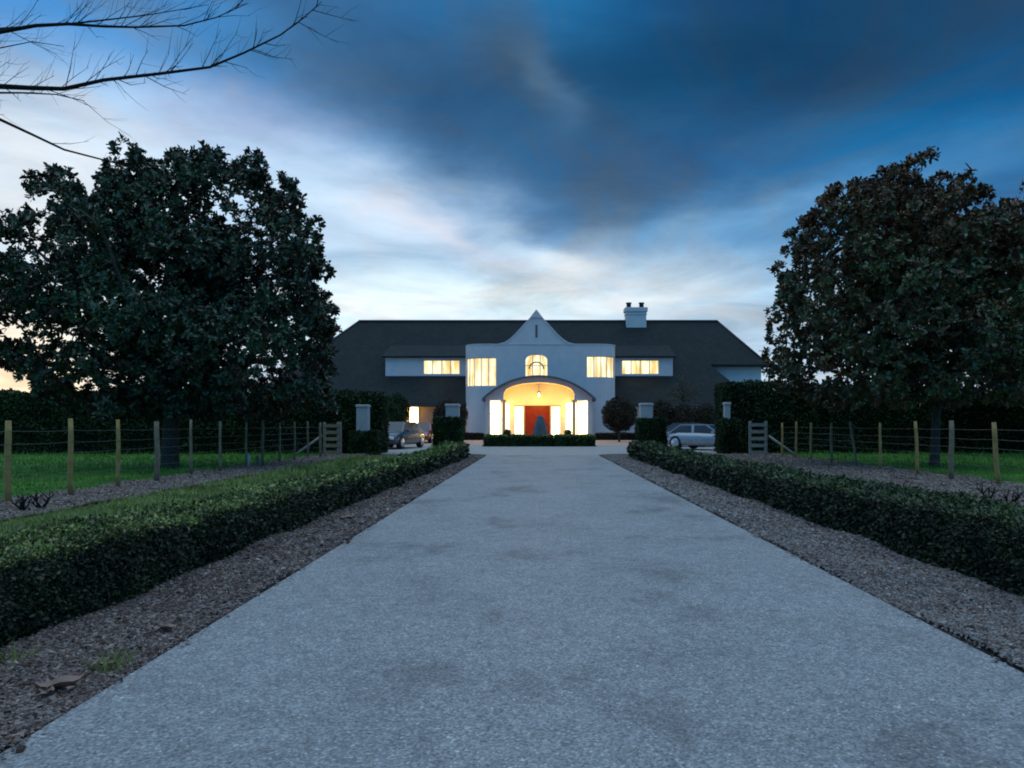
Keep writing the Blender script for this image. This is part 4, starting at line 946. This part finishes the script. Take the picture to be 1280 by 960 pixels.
for a in [(1150, 110, 420, 200, '#004070', .92), (1010, 235, 280, 65, '#0a74b2', .88, 8), (1000, 335, 280, 50, '#4a97d0', .8),
          (190, 180, 300, 110, '#a4d0f8', .9, -8), (40, 0, 360, 66, '#0484d0', .97), (0, 260, 210, 110, '#d6eefe', .92), (330, 95, 120, 42, '#3a92da', .6, -14), (410, 40, 110, 50, '#46709a', .6), (330, 165, 90, 26, '#b0bcdc', .6, 10),
          (700, 170, 240, 80, '#2e5c80', .93, -18), (540, 90, 150, 60, '#366490', .75, -20), (900, 80, 330, 70, '#004068', .92, 3), (640, 15, 120, 30, '#1f74ac', .7), (860, 215, 200, 34, '#265f92', .7, -5), (670, 115, 45, 22, '#46749c', .6, -60),
          (430, 275, 150, 44, '#cde2f5', .85, -14), (880, 290, 220, 22, '#7fb2dc', .6, 10), (560, 290, 95, 15, '#dcdce6', .6, -20),
          (470, 335, 110, 15, '#8cb4d6', .75, 2), (850, 345, 170, 26, '#74a8d4', .7, 5), (690, 325, 60, 16, '#d8eefc', .7, -30),
          (600, 376, 280, 34, '#e8faff', .97), (760, 362, 45, 18, '#b4d0ea', .55), (930, 384, 90, 8, '#b9dcf5', .7, 8), (20, 462, 110, 50, '#ffecc8', .98)]: blob(*a)
# fine cloud streaks
zz = t.math('MAXIMUM', t.math('ADD', z, .10), .03)      # cloud deck seen in perspective
dk = t.n('ShaderNodeCombineXYZ', ins={0: t.math('DIVIDE', x, zz), 1: t.math('DIVIDE', y, zz), 2: 0.0})
n2 = t.n('ShaderNodeTexNoise', ins={'Vector': dk.outputs[0], 'Scale': 1.5, 'Detail': 9.0, 'Roughness': .6, 'Distortion': .5})
k2 = t.ramp(n2.outputs[0], [(.3, c4(.7, .78, .84)), (.48, c4(1.0, 1.03, 1.05)), (.7, c4(1.34, 1.3, 1.26))])
colr = t.mix(1., colr, k2, 'MULTIPLY')
dk2 = t.n('ShaderNodeMapping', ins={'Vector': dk.outputs[0], 'Location': (3.1, 1.7, 0), 'Rotation': (0, 0, R(25)), 'Scale': (1.0, .55, 1)})
n3 = t.n('ShaderNodeTexNoise', ins={'Vector': dk2.outputs[0], 'Scale': 1.35, 'Detail': 8.0, 'Roughness': .62, 'Distortion': .9})
gm = t.ramp(n3.outputs[0], [(.46, c4(0, 0, 0)), (.62, c4(1, 1, 1))])
gs = t.n('ShaderNodeSeparateColor', ins={0: gm}); lum = t.n('ShaderNodeRGBToBW', ins={0: colr})
gcol = t.mix(.45, t.mix(1., colr, c4(1.15, .86, .74), 'MULTIPLY'), t.n('ShaderNodeCombineColor', ins={0: lum.outputs[0], 1: lum.outputs[0], 2: lum.outputs[0]}).outputs[0])
colr = t.mix(t.math('MULTIPLY', gs.outputs[0], .6), colr, gcol)
# unseen sky behind the photographer, set to an even dusk blue to light the facade
low = t.math('MULTIPLY_ADD', z, -3.0, 2.2, clamp=True)
back = t.math('MULTIPLY', t.math('MULTIPLY_ADD', y, -2.5, .2, clamp=True), low)
colr = t.mix(back, colr, c4(.035, .25, .56))
bg1 = t.n('ShaderNodeBackground', ins={0: colr, 1: 1.0})
sky = t.n('ShaderNodeTexSky', sky_type='NISHITA'); sky.sun_disc = False; sky.sun_elevation = R(SUN_EL); sky.sun_rotation = R(SUN_AZ)
bg2 = t.n('ShaderNodeBackground', ins={0: sky.outputs[0], 1: .008})
ad = t.n('ShaderNodeAddShader', ins={0: bg1.outputs[0], 1: bg2.outputs[0]})
t.n('ShaderNodeOutputWorld', ins={0: ad.outputs[0]})
L = bpy.data.lights.new('sun', 'SUN'); L.energy = .12; L.color = (1, .62, .35); L.angle = R(6)
so = bpy.data.objects.new('sun', L); col.objects.link(so)
d = Vector((math.sin(R(SUN_AZ)) * math.cos(R(SUN_EL + 2)), math.cos(R(SUN_AZ)) * math.cos(R(SUN_EL + 2)), math.sin(R(SUN_EL + 2))))
so.rotation_euler = (-d).to_track_quat('-Z', 'Y').to_euler()

# ------------------------------------------------------------------ camera and view
cam = bpy.data.cameras.new('camera'); co = bpy.data.objects.new('camera', cam); col.objects.link(co); scene.camera = co
cam.sensor_width = 36; cam.lens = 27; cam.shift_x = -32 / 1280; cam.shift_y = 50 / 1280; cam.clip_end = 5000; cam.clip_start = .05
co.location = (0, 0, H); co.rotation_euler = (R(90), 0, 0)
vs = scene.view_settings; vs.view_transform = 'Standard'; vs.look = 'None'; vs.gamma = 1; vs.exposure = 0
scene.render.resolution_x = 1024; scene.render.resolution_y = 768
scene.cycles.filter_width = 1.9
